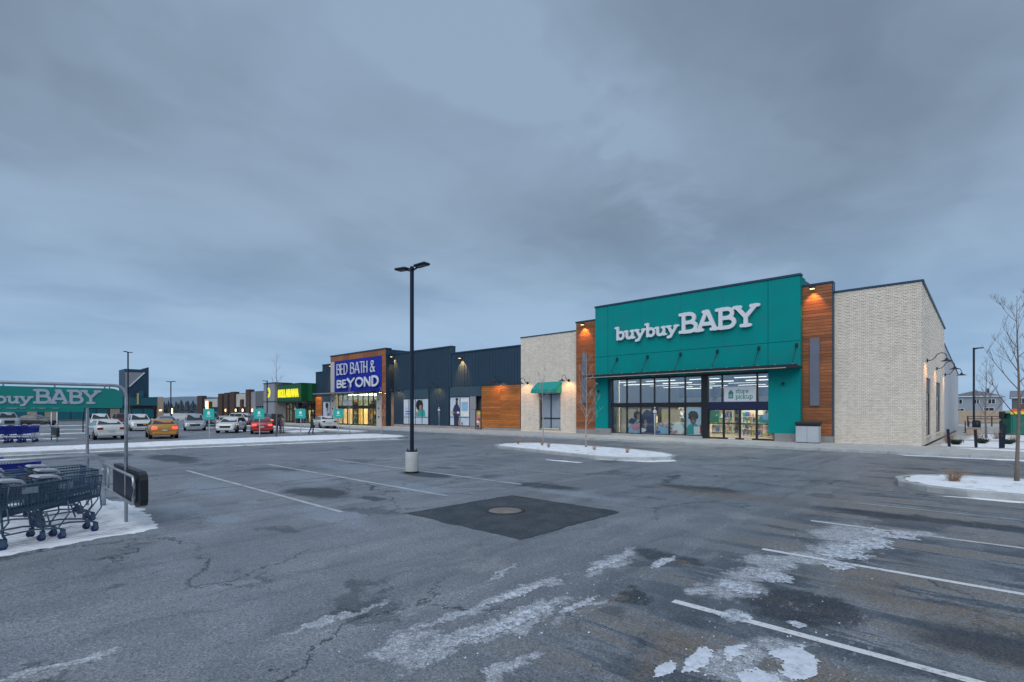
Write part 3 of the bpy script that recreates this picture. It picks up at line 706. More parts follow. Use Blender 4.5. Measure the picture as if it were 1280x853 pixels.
for i in range(4):
    a, b = dx[i], dx[i + 1]
    d = wpart('door', MB().box(a, a + .07, YG - .04, YG + .03, .15, 2.24).box(b - .07, b, YG - .04, YG + .03, .15, 2.24).box(a + .07, b - .07, YG - .04, YG + .03, 2.15, 2.24).box(a + .07, b - .07, YG - .04, YG + .03, .15, .27).box(a + .07, b - .07, YG - .045, YG + .03, 1.20, 1.27), M['frame'], sf)
    for z0, z1 in ((.272, 1.198), (1.272, 2.148)): wpart('pane', MB().box(a + .071, b - .071, YG, YG + .012, z0, z1), M['glass'], d)
    if i in (1, 2): wpart('push_label', MB().box(a + .3, b - .3, YG - .052, YG - .042, .17, .25), M['white'], d)
# shop interior
room = thing('shop_interior', 'lit cream interior of the baby store behind the glass', 'interior', (-17, 40, .14))
wpart('shop_floor', MB().box(-33.2, -10.5, 37.4, 70, .10, .145).box(-23, -10.5, 36.4, 37.4, .10, .145), M['ifloor'], room)
wpart('back_wall', MB().box(-33.2, -10.5, 70, 70.2, .14, 3.9), M['iwall'], room); wpart('upper_back_wall', MB().box(-33.2, -10.5, 70, 70.2, 3.9, 6.4), M['iceil'], room)
wpart('side_wall', MB().box(-33.4, -33.2, 37.4, 70.2, .14, 6.4).box(-33.2, -23.0, 37.35, 37.5, .14, 6.4), M['iwall'], room); wpart('side_wall', MB().box(-10.5, -10.3, 36.9, 70.2, .14, 6.4), M['iwall'], room)
wpart('shop_ceiling', MB().box(-33.4, -10.3, 37.4, 70.2, 6.4, 6.45).box(-23, -10.5, 36.42, 37.4, 6.4, 6.45), M['iceil'], room); wpart('front_bulkhead', MB().box(-23.0, -10.5, 36.45, 36.55, 4.7, 6.4), M['iceil'], room)
for k in range(6):
    for q, (a_, b_) in enumerate(((-32.6, -28.6), (-27.6, -24.2), (-22.9, -19.8), (-18.6, -15.6), (-14.6, -11.4))):
        wpart('ceiling_strip_lamp', MB().box(a_ + .7 * (k % 2), b_ + .5 * (k % 2), 44 + k * 5.0, 44.06 + k * 5.0, 5.15 - .03 * (k % 3), 5.19), M['tube'], room)
        wpart('lamp_hanger', MB().box(a_ + 1, a_ + 1.03, 44.02 + k * 5.0, 44.05 + k * 5.0, 5.19, 6.4), M['black'], room)
for k in range(3): wpart('ceiling_strip_lamp', MB().box(-22.6, -11.0, 37.9 + k * 1.4, 38.05 + k * 1.4, 6.1, 6.15), M['tubec'], room)  # fill strips added out of view above the bulkhead to brighten the interior
for x_, w_ in ((-22.1, 1.3), (-20.4, 1.6), (-18.4, 1.5)): wpart('added_backdrop', MB().cbox(x_ - w_ / 2, x_ + w_ / 2, 37.3, 37.36, .145, 2.25, .01), M['iwall'], room)  # cream backdrops added so the dim lower panes look brighter
def goods(parent, x0, x1, y0, y1, z, hmin, hmax, n, pal=None):
    step = (x1 - x0) / n
    groups = {}
    for k in range(n):
        g = random.choice(pal or GOODS); mb = groups.setdefault(g.name, (MB(), g))[0]
        hh = random.uniform(hmin, hmax); wdt = step * random.uniform(.55, .95)
        if random.random() < .5: mb.cbox(x0 + k * step, x0 + k * step + wdt, y0, y1, z, z + hh, .01)
        else: mb.lathe([(wdt * .45, z), (wdt * .5, z + hh * .1), (wdt * .42, z + hh * .8), (wdt * .15, z + hh)], (x0 + k * step + wdt / 2, (y0 + y1) / 2, 0), 8)
    for mb, g in groups.values():
        o = wpart('goods', mb, g, parent); o['kind'] = 'stuff'
def rack(x0, x1, y, h=1.7, levels=4, label='shelf rack of goods', z0=.145, pal=None, n=None, frame='g_white'):
    r_ = thing('display_rack', label, 'rack', ((x0 + x1) / 2, y, z0))
    mb = MB(); mb.box(x0, x1, y + .40, y + .44, z0, z0 + h)
    for a in (x0, x1 - .04): mb.box(a, a + .04, y, y + .40, z0, z0 + h)
    wpart('rack_back', mb, M[frame], r_)
    for l in range(levels):
        z = z0 + .06 + l * (h - .1) / levels
        wpart('shelf', MB().box(x0 + .04, x1 - .04, y, y + .40, z, z + .03), M[frame], r_)
        goods(r_, x0 + .06, x1 - .06, y + .05, y + .36, z + .03, .12, (h - .2) / levels - .05, n or max(3, int((x1 - x0) * 5)), pal)
    return r_
for k, (a, b, y, h, lb) in enumerate(((-22.6, -20.6, 39.0, 1.5, 'low rack of soft goods inside the shop behind the leftmost window panes'),
        (-20.2, -18.2, 40.0, 1.9, 'tall rack of packaged goods inside the shop behind the third and fourth panes'),
        (-17.9, -15.9, 38.6, 1.4, 'low rack of bright goods inside the shop behind the rightmost lower panes'),
        (-14.6, -13.0, 41.5, 2.0, 'tall rack of goods standing inside behind the left automatic doors'),
        (-12.6, -11.0, 40.5, 1.7, 'rack of folded goods standing inside behind the right automatic doors'),
        (-22, -17, 46.2, 2.6, 'long tall rack in the middle of the shop on the left side'),
        (-16.4, -11.2, 49.2, 2.6, 'long tall rack in the middle of the shop on the right side'), (-22, -11.5, 60, 3.0, 'longest rack near the back wall of the baby shop'))):
    rack(a, b, y, h, 4 if h > 1.6 else 3, lb)
def printmat(name, cols, sc_=2.2):
    m = bpy.data.materials.new(name); m.use_nodes = True; t = NT(m.node_tree)
    P_ = t.node('ShaderNodeNewGeometry').outputs['Position']
    W_ = t.vmath('ADD', P_, t.scalev(t.vmath('SUBTRACT', t.noise(P_, 2.0, 2, .5, out='Color'), (.5, .5, .5)), (.6, .6, .6)))
    c = cols[0]
    for k, q in enumerate(cols[1:]):
        c = t.mix(t.ramp(t.noise(t.vmath('ADD', W_, (k * 7.3, 0, k * 3.1)), sc_ * (1 + .35 * k), 2, .5), .54, .575), c, q)
    b_ = t.node('ShaderNodeBsdfPrincipled', {'Base Color': c, 'Roughness': .3}); t.node('ShaderNodeOutputMaterial', {0: b_.outputs[0]}); return m
M['print_a'] = printmat('nursery_print', [(.52, .44, .34), (.42, .50, .58), (.50, .24, .26), (.04, .06, .13), (.60, .56, .5), (.12, .32, .34)])
M['print_b'] = printmat('playroom_print', [(.55, .50, .42), (.25, .38, .55), (.60, .57, .5), (.45, .33, .10), (.07, .09, .15), (.36, .20, .30)], 2.8)
# window graphics: flat prints on the inside of the glass
def blobpoly(cx, cz, rx, rz_, n=14, jit=.08, seed=0):
    rnd = random.Random(seed); return [(cx + rx * math.cos(2 * math.pi * i / n) * (1 + rnd.uniform(-jit, jit)), cz + rz_ * math.sin(2 * math.pi * i / n) * (1 + rnd.uniform(-jit, jit))) for i in range(n)]
def poster(name, label, y, layers, cat='window poster', rotx=None):
    x0 = sum(p[0] for p in layers[0][1]) / len(layers[0][1]); o = thing(name, label, cat, (x0, y, .5))
    for k, (mt, poly) in enumerate(layers): wpart('print', MB().prism(poly, y - k * .0025, y - k * .0025 + .002, 'y'), M[mt], o)
    return o
def rect(x0, x1, z0, z1): return [(x0, z0), (x1, z0), (x1, z1), (x0, z1)]
yp = YG + .060
poster('window_poster', 'smiling child in green top printed on the rightmost lower pane beside the dark pillar', yp, [('milk', rect(-16.66, -15.52, .37, 2.36)), ('g_teal', [(-16.65, .4), (-15.55, .4), (-15.6, .9), (-15.95, 1.18), (-16.45, 1.12), (-16.66, .8)]), ('skind', blobpoly(-16.15, 1.42, .23, .32, jit=.02)),
       ('hair', blobpoly(-16.15, 1.86, .36, .24, 26, .16, 3)), ('hair', blobpoly(-16.4, 1.68, .13, .2, 14, .2, 4)), ('hair', blobpoly(-15.9, 1.68, .13, .2, 14, .2, 5)), ('g_white', rect(-16.21, -16.08, 1.36, 1.39)), ('g_white', rect(-16.1, -15.56, .42, .98)), ('g_red', rect(-15.66, -15.54, .5, 1.1)), ('hair', blobpoly(-16.23, 1.5, .028, .02)), ('hair', blobpoly(-16.07, 1.5, .028, .02))])
poster('window_poster', 'adult and child at play printed across the second and third lower panes', yp, [('print_a', rect(-21.49, -19.24, .37, 1.45)), ('g_lb', [(-21.5, .4), (-20.4, .4), (-20.4, .8), (-21.4, .75)]), ('g_navy', [(-20.3, .4), (-19.3, .4), (-19.3, 2.0), (-19.9, 2.2), (-20.3, 1.8)]),
       ('hair', blobpoly(-20.72, 1.75, .30, .34, 16, .1, 5)), ('skin', blobpoly(-20.5, 1.62, .2, .26)), ('g_pink', blobpoly(-20.75, .85, .42, .3)), ('g_navy', [(-21.5, 1.2), (-21.0, 1.05), (-20.7, 1.4), (-21.2, 1.55)]), ('g_white', blobpoly(-20.2, .62, .3, .16)), ('skin', blobpoly(-19.95, 1.1, .12, .35))])
poster('window_poster', 'pale print of nursery things with a yellow star on the fourth and fifth lower panes', yp, [('print_b', rect(-19.1, -16.78, .37, 1.2)), ('g_lb', blobpoly(-18.5, .62, .5, .26, 12, .2, 4)), ('g_white', blobpoly(-17.3, .8, .42, .45, 12, .2, 6)), ('g_yellow', [(-18.5, 1.7), (-18.38, 1.45), (-18.25, 1.75), (-18.42, 1.98)]), ('g_blue', blobpoly(-18.9, .5, .2, .12)), ('g_pink', blobpoly(-17.5, .55, .15, .12))])
poster('window_poster', 'solid green poster on the upper half of the leftmost door', yp - .02, [('g_green', rect(-14.92, -14.28, 1.29, 2.13)), ('g_white', blobpoly(-14.45, 1.8, .05, .06))])
poster('window_poster', 'teal circle print on the upper half of the rightmost door', yp, [('g_teal', rect(-11.6, -11.1, 1.3, 1.75)), ('g_lb', blobpoly(-11.22, 1.72, .2, .22))])
# store pickup banner
sb = thing('store_pickup_sign', 'white banner reading store pickup in the middle pane above the doors', 'sign', (-13.9, YG - .03, 2.75))
part('board', MB().box(.0, 2.1, -.012, .012, .0, 1.0), M['white'], sb)
tgm = mat('sign_ink_green', (.01, .24, .19), .6, .03, 1)
text('store', sb, tgm, .78, .56, -.024, .34, .055, .045, .0, .01, step=.05); text('pickup', sb, tgm, .78, .19, -.024, .34, .055, .045, .0, .01, step=.05)
mb = MB(); mb.prism([(.30, .2), (.62, .2), (.62, .62), (.46, .80), (.30, .62)], -.02, -.013, 'y'); part('bag_icon', mb, tgm, sb)
part('icon_line', MB().box(.36, .56, -.026, -.021, .30, .34).box(.36, .56, -.026, -.021, .42, .46), M['white'], sb)
# canopy with rods
cn = thing('entrance_canopy', 'long dark steel canopy with tie rods across the teal front', 'canopy', (-17, YT, 4.8))
wpart('fascia', MB().box(-24.75, -8.98, 34.78, 34.90, 4.74, 4.98), M['canopy'], cn)
wpart('deck', MB().box(-24.7, -9.03, 34.90, YT - .01, 4.86, 4.92), M['canopy'], cn)
wpart('light_edge', MB().box(-24.6, -9.6, 34.755, 34.778, 4.75, 4.80), mat('pale_timber_soffit_edge', (.42, .35, .30), .5, .1, 2), cn)
for k in range(16): wpart('outrigger', MB().box(-24.6 + k * 1.035, -24.52 + k * 1.035, 34.9, YT - .02, 4.76, 4.86), M['canopy'], cn)
for k in range(16): wpart('glass_clip', MB().box(-24.3 + k * 1.0, -24.22 + k * 1.0, 34.9, 35.0, 4.925, 5.03), M['steel'], cn)
for x in (-22.31, -19.63, -16.97, -14.28, -11.55, -9.3):
    r_ = wpart('tie_rod', MB().tube([(x, YT - .05, 6.22), (x - .0, 34.95, 4.98)], .022, 6), M['canopy'], cn)
    wpart('anchor', MB().cbox(x - .08, x + .08, YT - .10, YT - .002, 6.12, 6.36, .01), M['canopy'], r_)
# main sign
sg = thing('store_sign', 'large raised white sign buybuy BABY on the teal front', 'sign', (-22.4, YT - .16, 7.74))
for rim_, mt, dy, dep in ((.0, M['white'], -.10, .16), ):
    wl = textwidth('buybuy', .97, .005)
    sx1 = 5.25 / wl
    text('buybuy', sg, mt, .1, .02, dy, .97, .105, .082, .005 * sx1, dep, sx=sx1)
    w2 = textwidth('BABY', 1.30, .03); sx2 = 5.45 / w2
    text('BABY', sg, mt, 5.55, .06, dy, 1.26, .105, .088, .03 * sx2, dep, sx=sx2, step=.03)
for x_ in (-20.2, -17.0, -13.9): wpart('panel_joint', MB().box(x_, x_ + .012, YT - .003, YT + .01, 6.55, 10.58), M['cap'], tw)
# little fittings on the teal piers
def dome(x, z, y, label, mt='black'):
    o = thing('security_dome', label, 'camera', (x, y, z)); part('housing', MB().lathe([(.09, 0), (.1, .05), (.04, .12)], n=12), M[mt], o)
    part('bracket', MB().box(-.03, .03, .0, .18, .02, .08), M[mt], o); part('lens', MB().lathe([(.0, -.07), (.05, -.05), (.08, 0)], n=12), M['plastic'], o)
dome(-24.12, 4.28, YT - .18, 'white dome camera high on the left teal pier', 'white'); dome(-24.05, 3.7, YT - .18, 'black round camera on the left teal pier'); dome(-10.05, 3.82, YT - .18, 'black round camera on the right teal pier')
# cedar strips
def planks(x0, x1, yf, z0, z1, n, mt, par, nm='cedar_strip', split=1):
    p = wpart(nm, MB().box(x0, x1, yf + .03, yf + .5, z0, z1), M['canopy'], par)
    dz = (z1 - z0) / n; dxx = (x1 - x0) / split
    for s_ in range(split):
        cb_ = MB().cbox(.006, dxx - .006, 0, .035, .006, dz - .006, .006).mesh('plank'); cb_.materials.append(M[mt])
        b0 = base(p)
        for k in range(n): link('plank', cb_, p, (x0 + s_ * dxx - b0.x, yf + random.uniform(-.004, .004) - b0.y, z0 + k * dz - b0.z))
    return p
planks(-9.10, -7.46, YW, .56, 9.92, 48, 'wood', st); W('coping', M['cap'], -9.13, -7.40, YW - .05, YW + .5, 9.92, 10.04, c=.01); W('stone_base', M['block'], -9.07, -7.42, YW - .02, YW + .4, .14, .55)
W('cedar_return', M['cap'], -7.46, -7.42, YW + .0, YW + .6, .56, 9.92)
planks(-26.68, -24.45, YW, .56, 9.66, 46, 'wood', st); W('coping', M['cap'], -26.74, -24.44, YW - .05, YW + .5, 9.66, 9.79, c=.01); W('stone_base', M['block'], -26.66, -24.48, YW - .02, YW + .4, .14, .55)
W('fin', M['fin'], -8.66, -8.12, YW - .10, YW - .01, 2.42, 6.62, c=.01); W('fin', M['fin'], -26.0, -25.45, YW - .10, YW - .01, 2.75, 6.95, c=.01)
# brick walls: running courses with some bricks standing proud
def brickwall(x0, x1, z0, z1, place, holes=(), bl=.2, bh=.092, seed=1, ztop=None):
    mb = MB(); rnd = random.Random(seed); r = 0; z = z0
    while z < z1 - .02:
        x = x0 - (bl / 2 if r % 2 else 0); k = 0
        while x < x1 - .01:
            a, b = max(x, x0), min(x + bl, x1); x += bl; k += 1
            zt = min(z + bh, (ztop(a) if ztop else z1))
            if b - a < .03 or zt - z < .02: continue
            if any(a + .05 > h[0] - .1 and b - .05 < h[1] + .1 and z + .02 > h[2] and z + bh - .02 < h[3] for h in holes): continue
            for h in holes:
                if z + bh / 2 > h[2] and z + bh / 2 < h[3]:
                    if a < h[0] < b: b = h[0]
                    if a < h[1] < b: a = h[1]
            if b - a < .03: continue
            pr = .036 if (k % 2 == 0 and r % 2 == 0) else .014 + rnd.uniform(0, .004)
            g = .007
            q = [place(a + g, -pr, z + g), place(b - g, -pr, z + g), place(b - g, -pr, zt - g), place(a + g, -pr, zt - g), place(a + g, .03, z + g), place(b - g, .03, z + g), place(b - g, .03, zt - g), place(a + g, .03, zt - g)]
            mb.add(q, [(0, 1, 2, 3), (0, 4, 5, 1), (1, 5, 6, 2), (2, 6, 7, 3), (3, 7, 4, 0)])
        z += bh; r += 1
    return mb
blk = W('brick_corner_block', M['brickdk'], -7.42, -3.20, YB, YB + .4, .14, 9.34)
wpart('brick', brickwall(-7.40, -3.17, .15, 9.34, lambda x, d, z: (x, YB + d, z), seed=2), M['brick'], blk, 'stuff')
W('coping', M['cap'], -7.40, -3.10, YB - .07, YB + .5, 9.34, 9.46, c=.01)
# right side wall, parapet falling to the back, two tall windows
def slopetop(y, y0, y1, za, zb): return za + (zb - za) * (y - y0) / (y1 - y0)
WIN = [(39.2, 41.9, .55, 4.15), (45.9, 49.3, .55, 4.15)]
mb = MB()
segs = [(YB + .02, 39.2), (41.9, 45.9), (49.3, 52.9)]
for a, b in segs:
    za, zb = slopetop(a, 36.8, 52.9, 9.34, 8.5), slopetop(b, 36.8, 52.9, 9.34, 8.5)
    mb.prism([(a, .12), (b, .12), (b, zb), (a, za)], -3.6, -3.2, 'x')
for a, b, z0, z1 in WIN:
    za, zb = slopetop(a, 36.8, 52.9, 9.34, 8.5), slopetop(b, 36.8, 52.9, 9.34, 8.5)
    mb.prism([(a, z1), (b, z1), (b, zb), (a, za)], -3.6, -3.2, 'x'); mb.prism([(a, .12), (b, .12), (b, z0), (a, z0)], -3.6, -3.2, 'x')
sw = wpart('side_wall', mb, M['brickdk'], st)
wpart('brick', brickwall(36.78, 52.9, .15, 9.34, lambda y, d, z: (-3.2 - d * .8, y, z), WIN, seed=4, ztop=lambda y: slopetop(y, 36.8, 52.9, 9.34, 8.5), bl=.4, bh=.092), M['brick'], sw, 'stuff')
mb = MB(); mb.prism([(YB - .05, 9.342), (52.95, 8.502), (52.95, 8.62), (YB - .05, 9.462)], -3.65, -3.10, 'x'); wpart('coping', mb, M['cap'], st)
for a, b, z0, z1 in WIN:
    f = wpart('side_window', MB().box(-3.30, -3.25, a, a + .08, z0, z1).box(-3.30, -3.25, b - .08, b, z0, z1).box(-3.30, -3.25, a + .08, b - .08, 3.18, 3.26).box(-3.30, -3.25, a + .08, b - .08, z0, z0 + .08).box(-3.30, -3.25, a + .08, b - .08, z1 - .08, z1), M['frame'], st)
    wpart('pane', MB().box(-3.29, -3.275, a + .08, b - .08, z0 + .08, 3.18), M['glassdim'], f)
    wpart('spandrel', MB().box(-3.29, -3.26, a + .08, b - .08, 3.26, z1 - .08), M['greyp'], f)
    wpart('window_backing', MB().box(-3.4, -3.38, a, b, z0, z1), M['plastic'], f)
    wpart('window_sill', MB().box(-3.32, -3.12, a - .03, b + .03, z0 - .1, z0 - .002), M['conc'], f)
mb = MB(); mb.prism([(52.9, .1), (73, .1), (73, 5.9), (52.9, 7.45)], -10.2, -3.25, 'x'); wpart('rear_wing', mb, M['smoothwall'], st)
mb = MB(); mb.prism([(52.95, 7.452), (73.05, 5.902), (73.05, 6.0), (52.95, 7.55)], -10.2, -3.2, 'x'); wpart('coping', mb, M['cap'], st)
wpart('service_door', MB().cbox(-3.26, -3.21, 67, 69.6, .12, 2.5, .01), M['smoothwall'], st)
wpart('roof', MB().box(-33.5, -10.0, 48.35, 70.4, 6.5, 7.2), M['smoothwall'], st); wpart('roof', MB().box(-10.25, -3.62, 48.3, 52.9, .2, 8.3), M['smoothwall'], st); wpart('roof', MB().box(-10.2, -3.62, 37.2, 48.3, .2, 8.4), M['smoothwall'], st)
wpart('roof', MB().box(-33.4, -23.3, 37.3, 48.3, 6.5, 8.4), M['smoothwall'], st)
# left cream wing with awning door
lw = wpart('cream_wing', MB().box(-33.44, -31.12, YB, YB + .5, .14, 9.04).box(-28.66, -26.68, YB, YB + .5, .14, 9.04).box(-31.12, -28.66, YB, YB + .5, 3.68, 9.04).box(-31.12, -28.66, YB, YB + .5, .14, .42), M['brickdk'], st)
wpart('brick', brickwall(-33.44, -26.68, .15, 9.04, lambda x, d, z: (x, YB + d, z), [(-31.12, -28.66, .45, 3.68)], seed=6, bl=.3), M['brick'], lw, 'stuff')
W('coping', M['cap'], -33.50, -26.62, YB - .07, YB + .5, 9.04, 9.14, c=.01)
wd = thing('display_window', 'dark framed frosted window under the teal fabric awning on the cream wing', 'window', (-29.9, YB + .2, .42))
f = wpart('window_frame', MB().box(-31.12, -31.02, YB + .15, YB + .28, .42, 3.68).box(-28.76, -28.66, YB + .15, YB + .28, .42, 3.68).box(-29.93, -29.83, YB + .15, YB + .28, .42, 3.68).box(-31.02, -28.76, YB + .16, YB + .27, 1.36, 1.46).box(-31.02, -28.76, YB + .16, YB + .27, .42, .52).box(-31.02, -28.76, YB + .16, YB + .27, 3.58, 3.68), M['frame'], wd)
for a, b in ((-31.02, -29.93), (-29.83, -28.76)):
    for z0, z1 in ((.52, 1.36), (1.46, 3.58)): wpart('pane', MB().box(a, b, YB + .20, YB + .22, z0 + .003, z1 - .003), M['frost'], f)
wpart('window_backing', MB().box(-31.1, -28.68, YB + .35, YB + .45, .42, 3.68), M['greyp'], wd)
wpart('window_sill', MB().box(-31.2, -28.6, YB - .04, YB + .2, .34, .418), M['block'], wd)
aw = thing('fabric_awning', 'teal fabric awning over the frosted window on the cream wing', 'awning', (-30, YB, 4.2))
wpart('awning_fabric', MB().prism([(YB - .02, 4.72), (YB - .95, 4.02), (YB - .95, 3.72), (YB - .92, 3.72), (YB - .92, 3.99), (YB - .02, 4.66)], -31.35, -28.5, 'x'), M['tealfabric'], aw)
for x in (-31.35, -28.52): wpart('awning_cheek', MB().prism([(YB - .02, 4.66), (YB - .92, 3.99), (YB - .92, 3.72), (YB - .02, 3.72)], x, x + .02, 'x'), M['tealfabric'], aw)
#SPLIT2
# ================================================================== HOME STORE (cobalt sign)
hb = thing('store_building', 'slate blue metal home store with cedar framed entrance and cobalt sign wall', 'building', (-55, YB, 0))
def sidpanels(x0, x1, z0, z1, holes=(), yf=YB, stp=.42, par=hb, nm='metal_siding'):
    root = None
    wall = MB(); hs = sorted(holes); x = x0
    for (a, b, zt) in hs: wall.box(x, a, yf + .06, yf + .6, z0, z1); wall.box(a, b, yf + .06, yf + .6, zt, z1); x = b
    wall.box(x, x1, yf + .06, yf + .6, z0, z1)
    root = wpart(nm, wall, M['siding'], par)
    n = round((x1 - x0) / stp); dx_ = (x1 - x0) / n; cache = {}
    for k in range(n):
        a = x0 + k * dx_; zb = z0
        for h in hs:
            if a + dx_ / 2 > h[0] and a + dx_ / 2 < h[1]: zb = h[2]
        if zb not in cache:
            me = MB().box(0, dx_ - .002, .025, .06, zb, z1).box(0, .03, -.012, .025, zb, z1).box(dx_ * .5, dx_ * .5 + .02, .008, .025, zb, z1).mesh('siding_panel'); me.materials.append(M['siding']); cache[zb] = me
        b0 = base(root); link('siding_panel', cache[zb], root, (a - b0.x, yf - b0.y, 0))
    return root
def HW(name, mt, x0, x1, y0, y1, z0, z1, c=0, par=None): return wpart(name, (MB().cbox(x0, x1, y0, y1, z0, z1, c) if c else MB().box(x0, x1, y0, y1, z0, z1)), M[mt], par or hb)
sidpanels(-43.75, -33.50, .42, 8.32, [(-43.75, -33.50, 4.68)])
HW('coping', 'cap', -43.8, -33.50, YB - .07, YB + .6, 8.32, 8.44)
sidpanels(-54.75, -43.85, .42, 9.08, [(-52.9, -47.6, 4.62), (-44.2, -43.85, 4.68)])
HW('coping', 'cap', -54.8, -43.72, YB - .07, YB + .6, 9.08, 9.22); HW('parapet_end', 'siding2', -43.85, -43.75, YB - .03, YB + .6, 8.44, 9.08)
# stone base and windows
mb = MB()
b_ = HW('stone_base', 'block', -54.75, -33.50, YB + .03, YB + .3, .14, .42)
for k in range(46):
    if not (-39.9 < -54.7 + k * .46 < -38.9): wpart('block', MB().cbox(-54.7 + k * .46, -54.7 + k * .46 + .45, YB - .02, YB + .05, .15, .42, .008), M['block'], b_)
def winset(label, x0, x1, z0, z1, mull, trans, panel_top, glass='milk'):
    w_ = thing('display_window', label, 'window', ((x0 + x1) / 2, YB, z0))
    m_ = MB().box(x0, x1, YB - .02, YB + .04, z1 - .06, z1).box(x0, x1, YB - .02, YB + .04, z0, z0 + .06).box(x0, x0 + .06, YB - .02, YB + .04, z0 + .06, z1 - .06).box(x1 - .06, x1, YB - .02, YB + .04, z0 + .06, z1 - .06)
    for q in mull: m_.box(q - .035, q + .035, YB - .02, YB + .04, z0 + .06, z1 - .06)
    f_ = wpart('window_frame', m_, M['frame'], w_)
    xs_ = [x0 + .06] + [v for q in mull for v in (q - .035, q + .035)] + [x1 - .06]
    for a, b in zip(xs_[::2], xs_[1::2]):
        wpart('transom_bar', MB().box(a, b, YB - .015, YB + .04, trans - .03, trans + .03), M['frame'], f_)
        wpart('pane', MB().box(a, b, YB + .01, YB + .025, z0 + .06, trans - .03), M[glass], f_); wpart('pane', MB().box(a, b, YB + .01, YB + .025, trans + .03, z1 - .06), M[glass], f_)
    wpart('panel_above', MB().cbox(x0, x1, YB - .03, YB + .1, z1 + .01, panel_top, .01), M['siding2'], w_)
    return w_
winset('four bay home store window with pale film left of the tall parking lot lamp post', -52.74, -47.78, .46, 3.52, (-51.6, -50.3, -49.0), 1.33, 4.60)
winset('two bay home store window with pale film beside the narrow poster door', -44.0, -40.75, .46, 3.60, (-42.3,), 1.40, 4.66)
HW('side_panel', 'greylt', -40.72, -39.83, YB - .01, YB + .1, 2.25, 3.60); HW('panel_above', 'siding2', -40.72, -39.0, YB - .02, YB + .1, 3.62, 4.66); HW('side_panel', 'greylt', -40.72, -39.85, YB - .01, YB + .1, .46, 2.22)
nd = thing('side_door', 'narrow black door filled with a coloured poster beside the orange cedar panels', 'door', (-39.4, YB, .14))
wpart('door_frame', MB().box(-39.83, -39.72, YB - .05, YB + .1, .15, 2.24).box(-39.05, -38.96, YB - .05, YB + .1, .15, 2.24).box(-39.72, -39.05, YB - .05, YB + .1, 2.12, 2.24).box(-39.72, -39.05, YB - .05, YB + .1, .15, .25), M['frame'], nd)
wpart('door_poster', MB().box(-39.72, -39.05, YB, YB + .02, .25, 2.12), M['g_tan'], nd)
for k, (mt, z) in enumerate((('g_yellow', 1.85), ('g_pink', 1.4), ('g_red', 1.2), ('g_white', .95), ('g_tan', .6), ('g_navy', .45))):
    wpart('poster_print', MB().prism(blobpoly(-39.4 + .08 * (-1) ** k, z, .2, .16, 10, .2, k), YB - .012 - k * .0015, YB - .002 - k * .0012, 'y'), M[mt], nd)
yq = YB + .008
poster('window_poster', 'bearded man in blue holding a dish printed in the two bay window', yq, [('jeans', [(-43.3, .52), (-42.55, .52), (-42.45, 1.6), (-43.35, 1.6)]), ('g_navy', [(-43.45, 1.55), (-42.4, 1.55), (-42.35, 2.3), (-42.6, 2.75), (-43.2, 2.75), (-43.5, 2.2)]), ('skind', blobpoly(-42.85, 3.02, .2, .28)), ('hair', blobpoly(-42.83, 3.33, .22, .16)), ('hair', blobpoly(-42.85, 2.82, .17, .14)), ('skind', [(-43.7, 1.85), (-42.6, 1.75), (-42.6, 1.92), (-43.7, 2.05)]), ('g_tan', blobpoly(-43.55, 1.9, .2, .14)), ('g_white', blobpoly(-42.6, 1.9, .22, .12))])
poster('window_poster', 'seated child and lettering lines printed beside the bearded man', yq, [('g_white', rect(-42.2, -40.9, 1.5, 3.4)), ('g_lb', rect(-42.1, -41.0, 2.05, 3.05)), ('g_tan', blobpoly(-42.42, .85, .15, .3)), ('g_navy', blobpoly(-41.98, .7, .1, .16))])
poster('window_poster', 'woman with black curly hair and teal top printed in the four bay window', yq, [('g_teal', [(-49.9, 1.4), (-48.4, 1.4), (-48.5, 2.1), (-49.2, 2.5), (-49.8, 2.1)]), ('hair', blobpoly(-49.5, 2.75, .75, .62, 18, .14, 8)), ('skin', blobpoly(-49.3, 2.45, .28, .35)), ('hair', blobpoly(-49.6, 3.0, .55, .28, 14, .1, 3)), ('skin', blobpoly(-50.0, 1.7, .2, .3)), ('g_lb', rect(-52.4, -50.7, 2.3, 2.42)), ('g_blue', rect(-52.3, -51.0, 1.95, 2.07)), ('g_blue', rect(-52.3, -50.8, 1.65, 1.77))])
# orange cedar bay
planks(-38.90, -33.50, YB - .06, .44, 4.62, 22, 'wood2', hb, 'cedar_bay', 2)
HW('cedar_trim', 'cap', -38.95, -33.50, YB - .09, YB - .0, 4.64, 4.70)
# entrance tower
YE = 36.05
HW('tower_core', 'cap', -69.4, -55.45, YE + .3, YE + 4, 4.6, 9.75)
tf = HW('tower_frame', 'cap', -69.4, -55.45, YE + .08, YE + .3, 4.5, 9.74)
for k in range(8): wpart('cedar_panel', MB().cbox(-69.44 + k * 1.75, -69.44 + k * 1.75 + 1.73, YE, YE + .08, 9.0, 9.72, .01), M['wood'], tf)
for k in range(13): wpart('cedar_panel', MB().cbox(-56.3, -55.42, YE, YE + .08, .14 + k * .68, .14 + k * .68 + .67, .01), M['wood'], tf)
HW('tower_side', 'cap', -55.42, -55.38, YE + .0, YE + .75, .14, 9.72)
HW('coping', 'cap', -69.5, -55.3, YE - .08, YE + .8, 9.74, 9.90, .01)
wpart('cream_strip', MB().cbox(-69.44, -68.30, YE - .0, YE + .1, 4.55, 8.98, .01), M['cream'], tf)
HW('side_return', 'cream', -69.46, -69.40, YE + .1, YE + .7, .14, 9.7)
for a, b in ((-69.44, -68.1), (-57.5, -56.32)):
    p = HW('entrance_pier', 'cream', a, b, YE - .02, YE + .5, .14, 4.36)
    for z in (1.2, 2.3, 3.4): wpart('pier_fitting', MB().cbox((a + b) / 2 - .1, (a + b) / 2 + .1, YE - .10, YE - .022, z, z + .2, .01), M['black'], p)
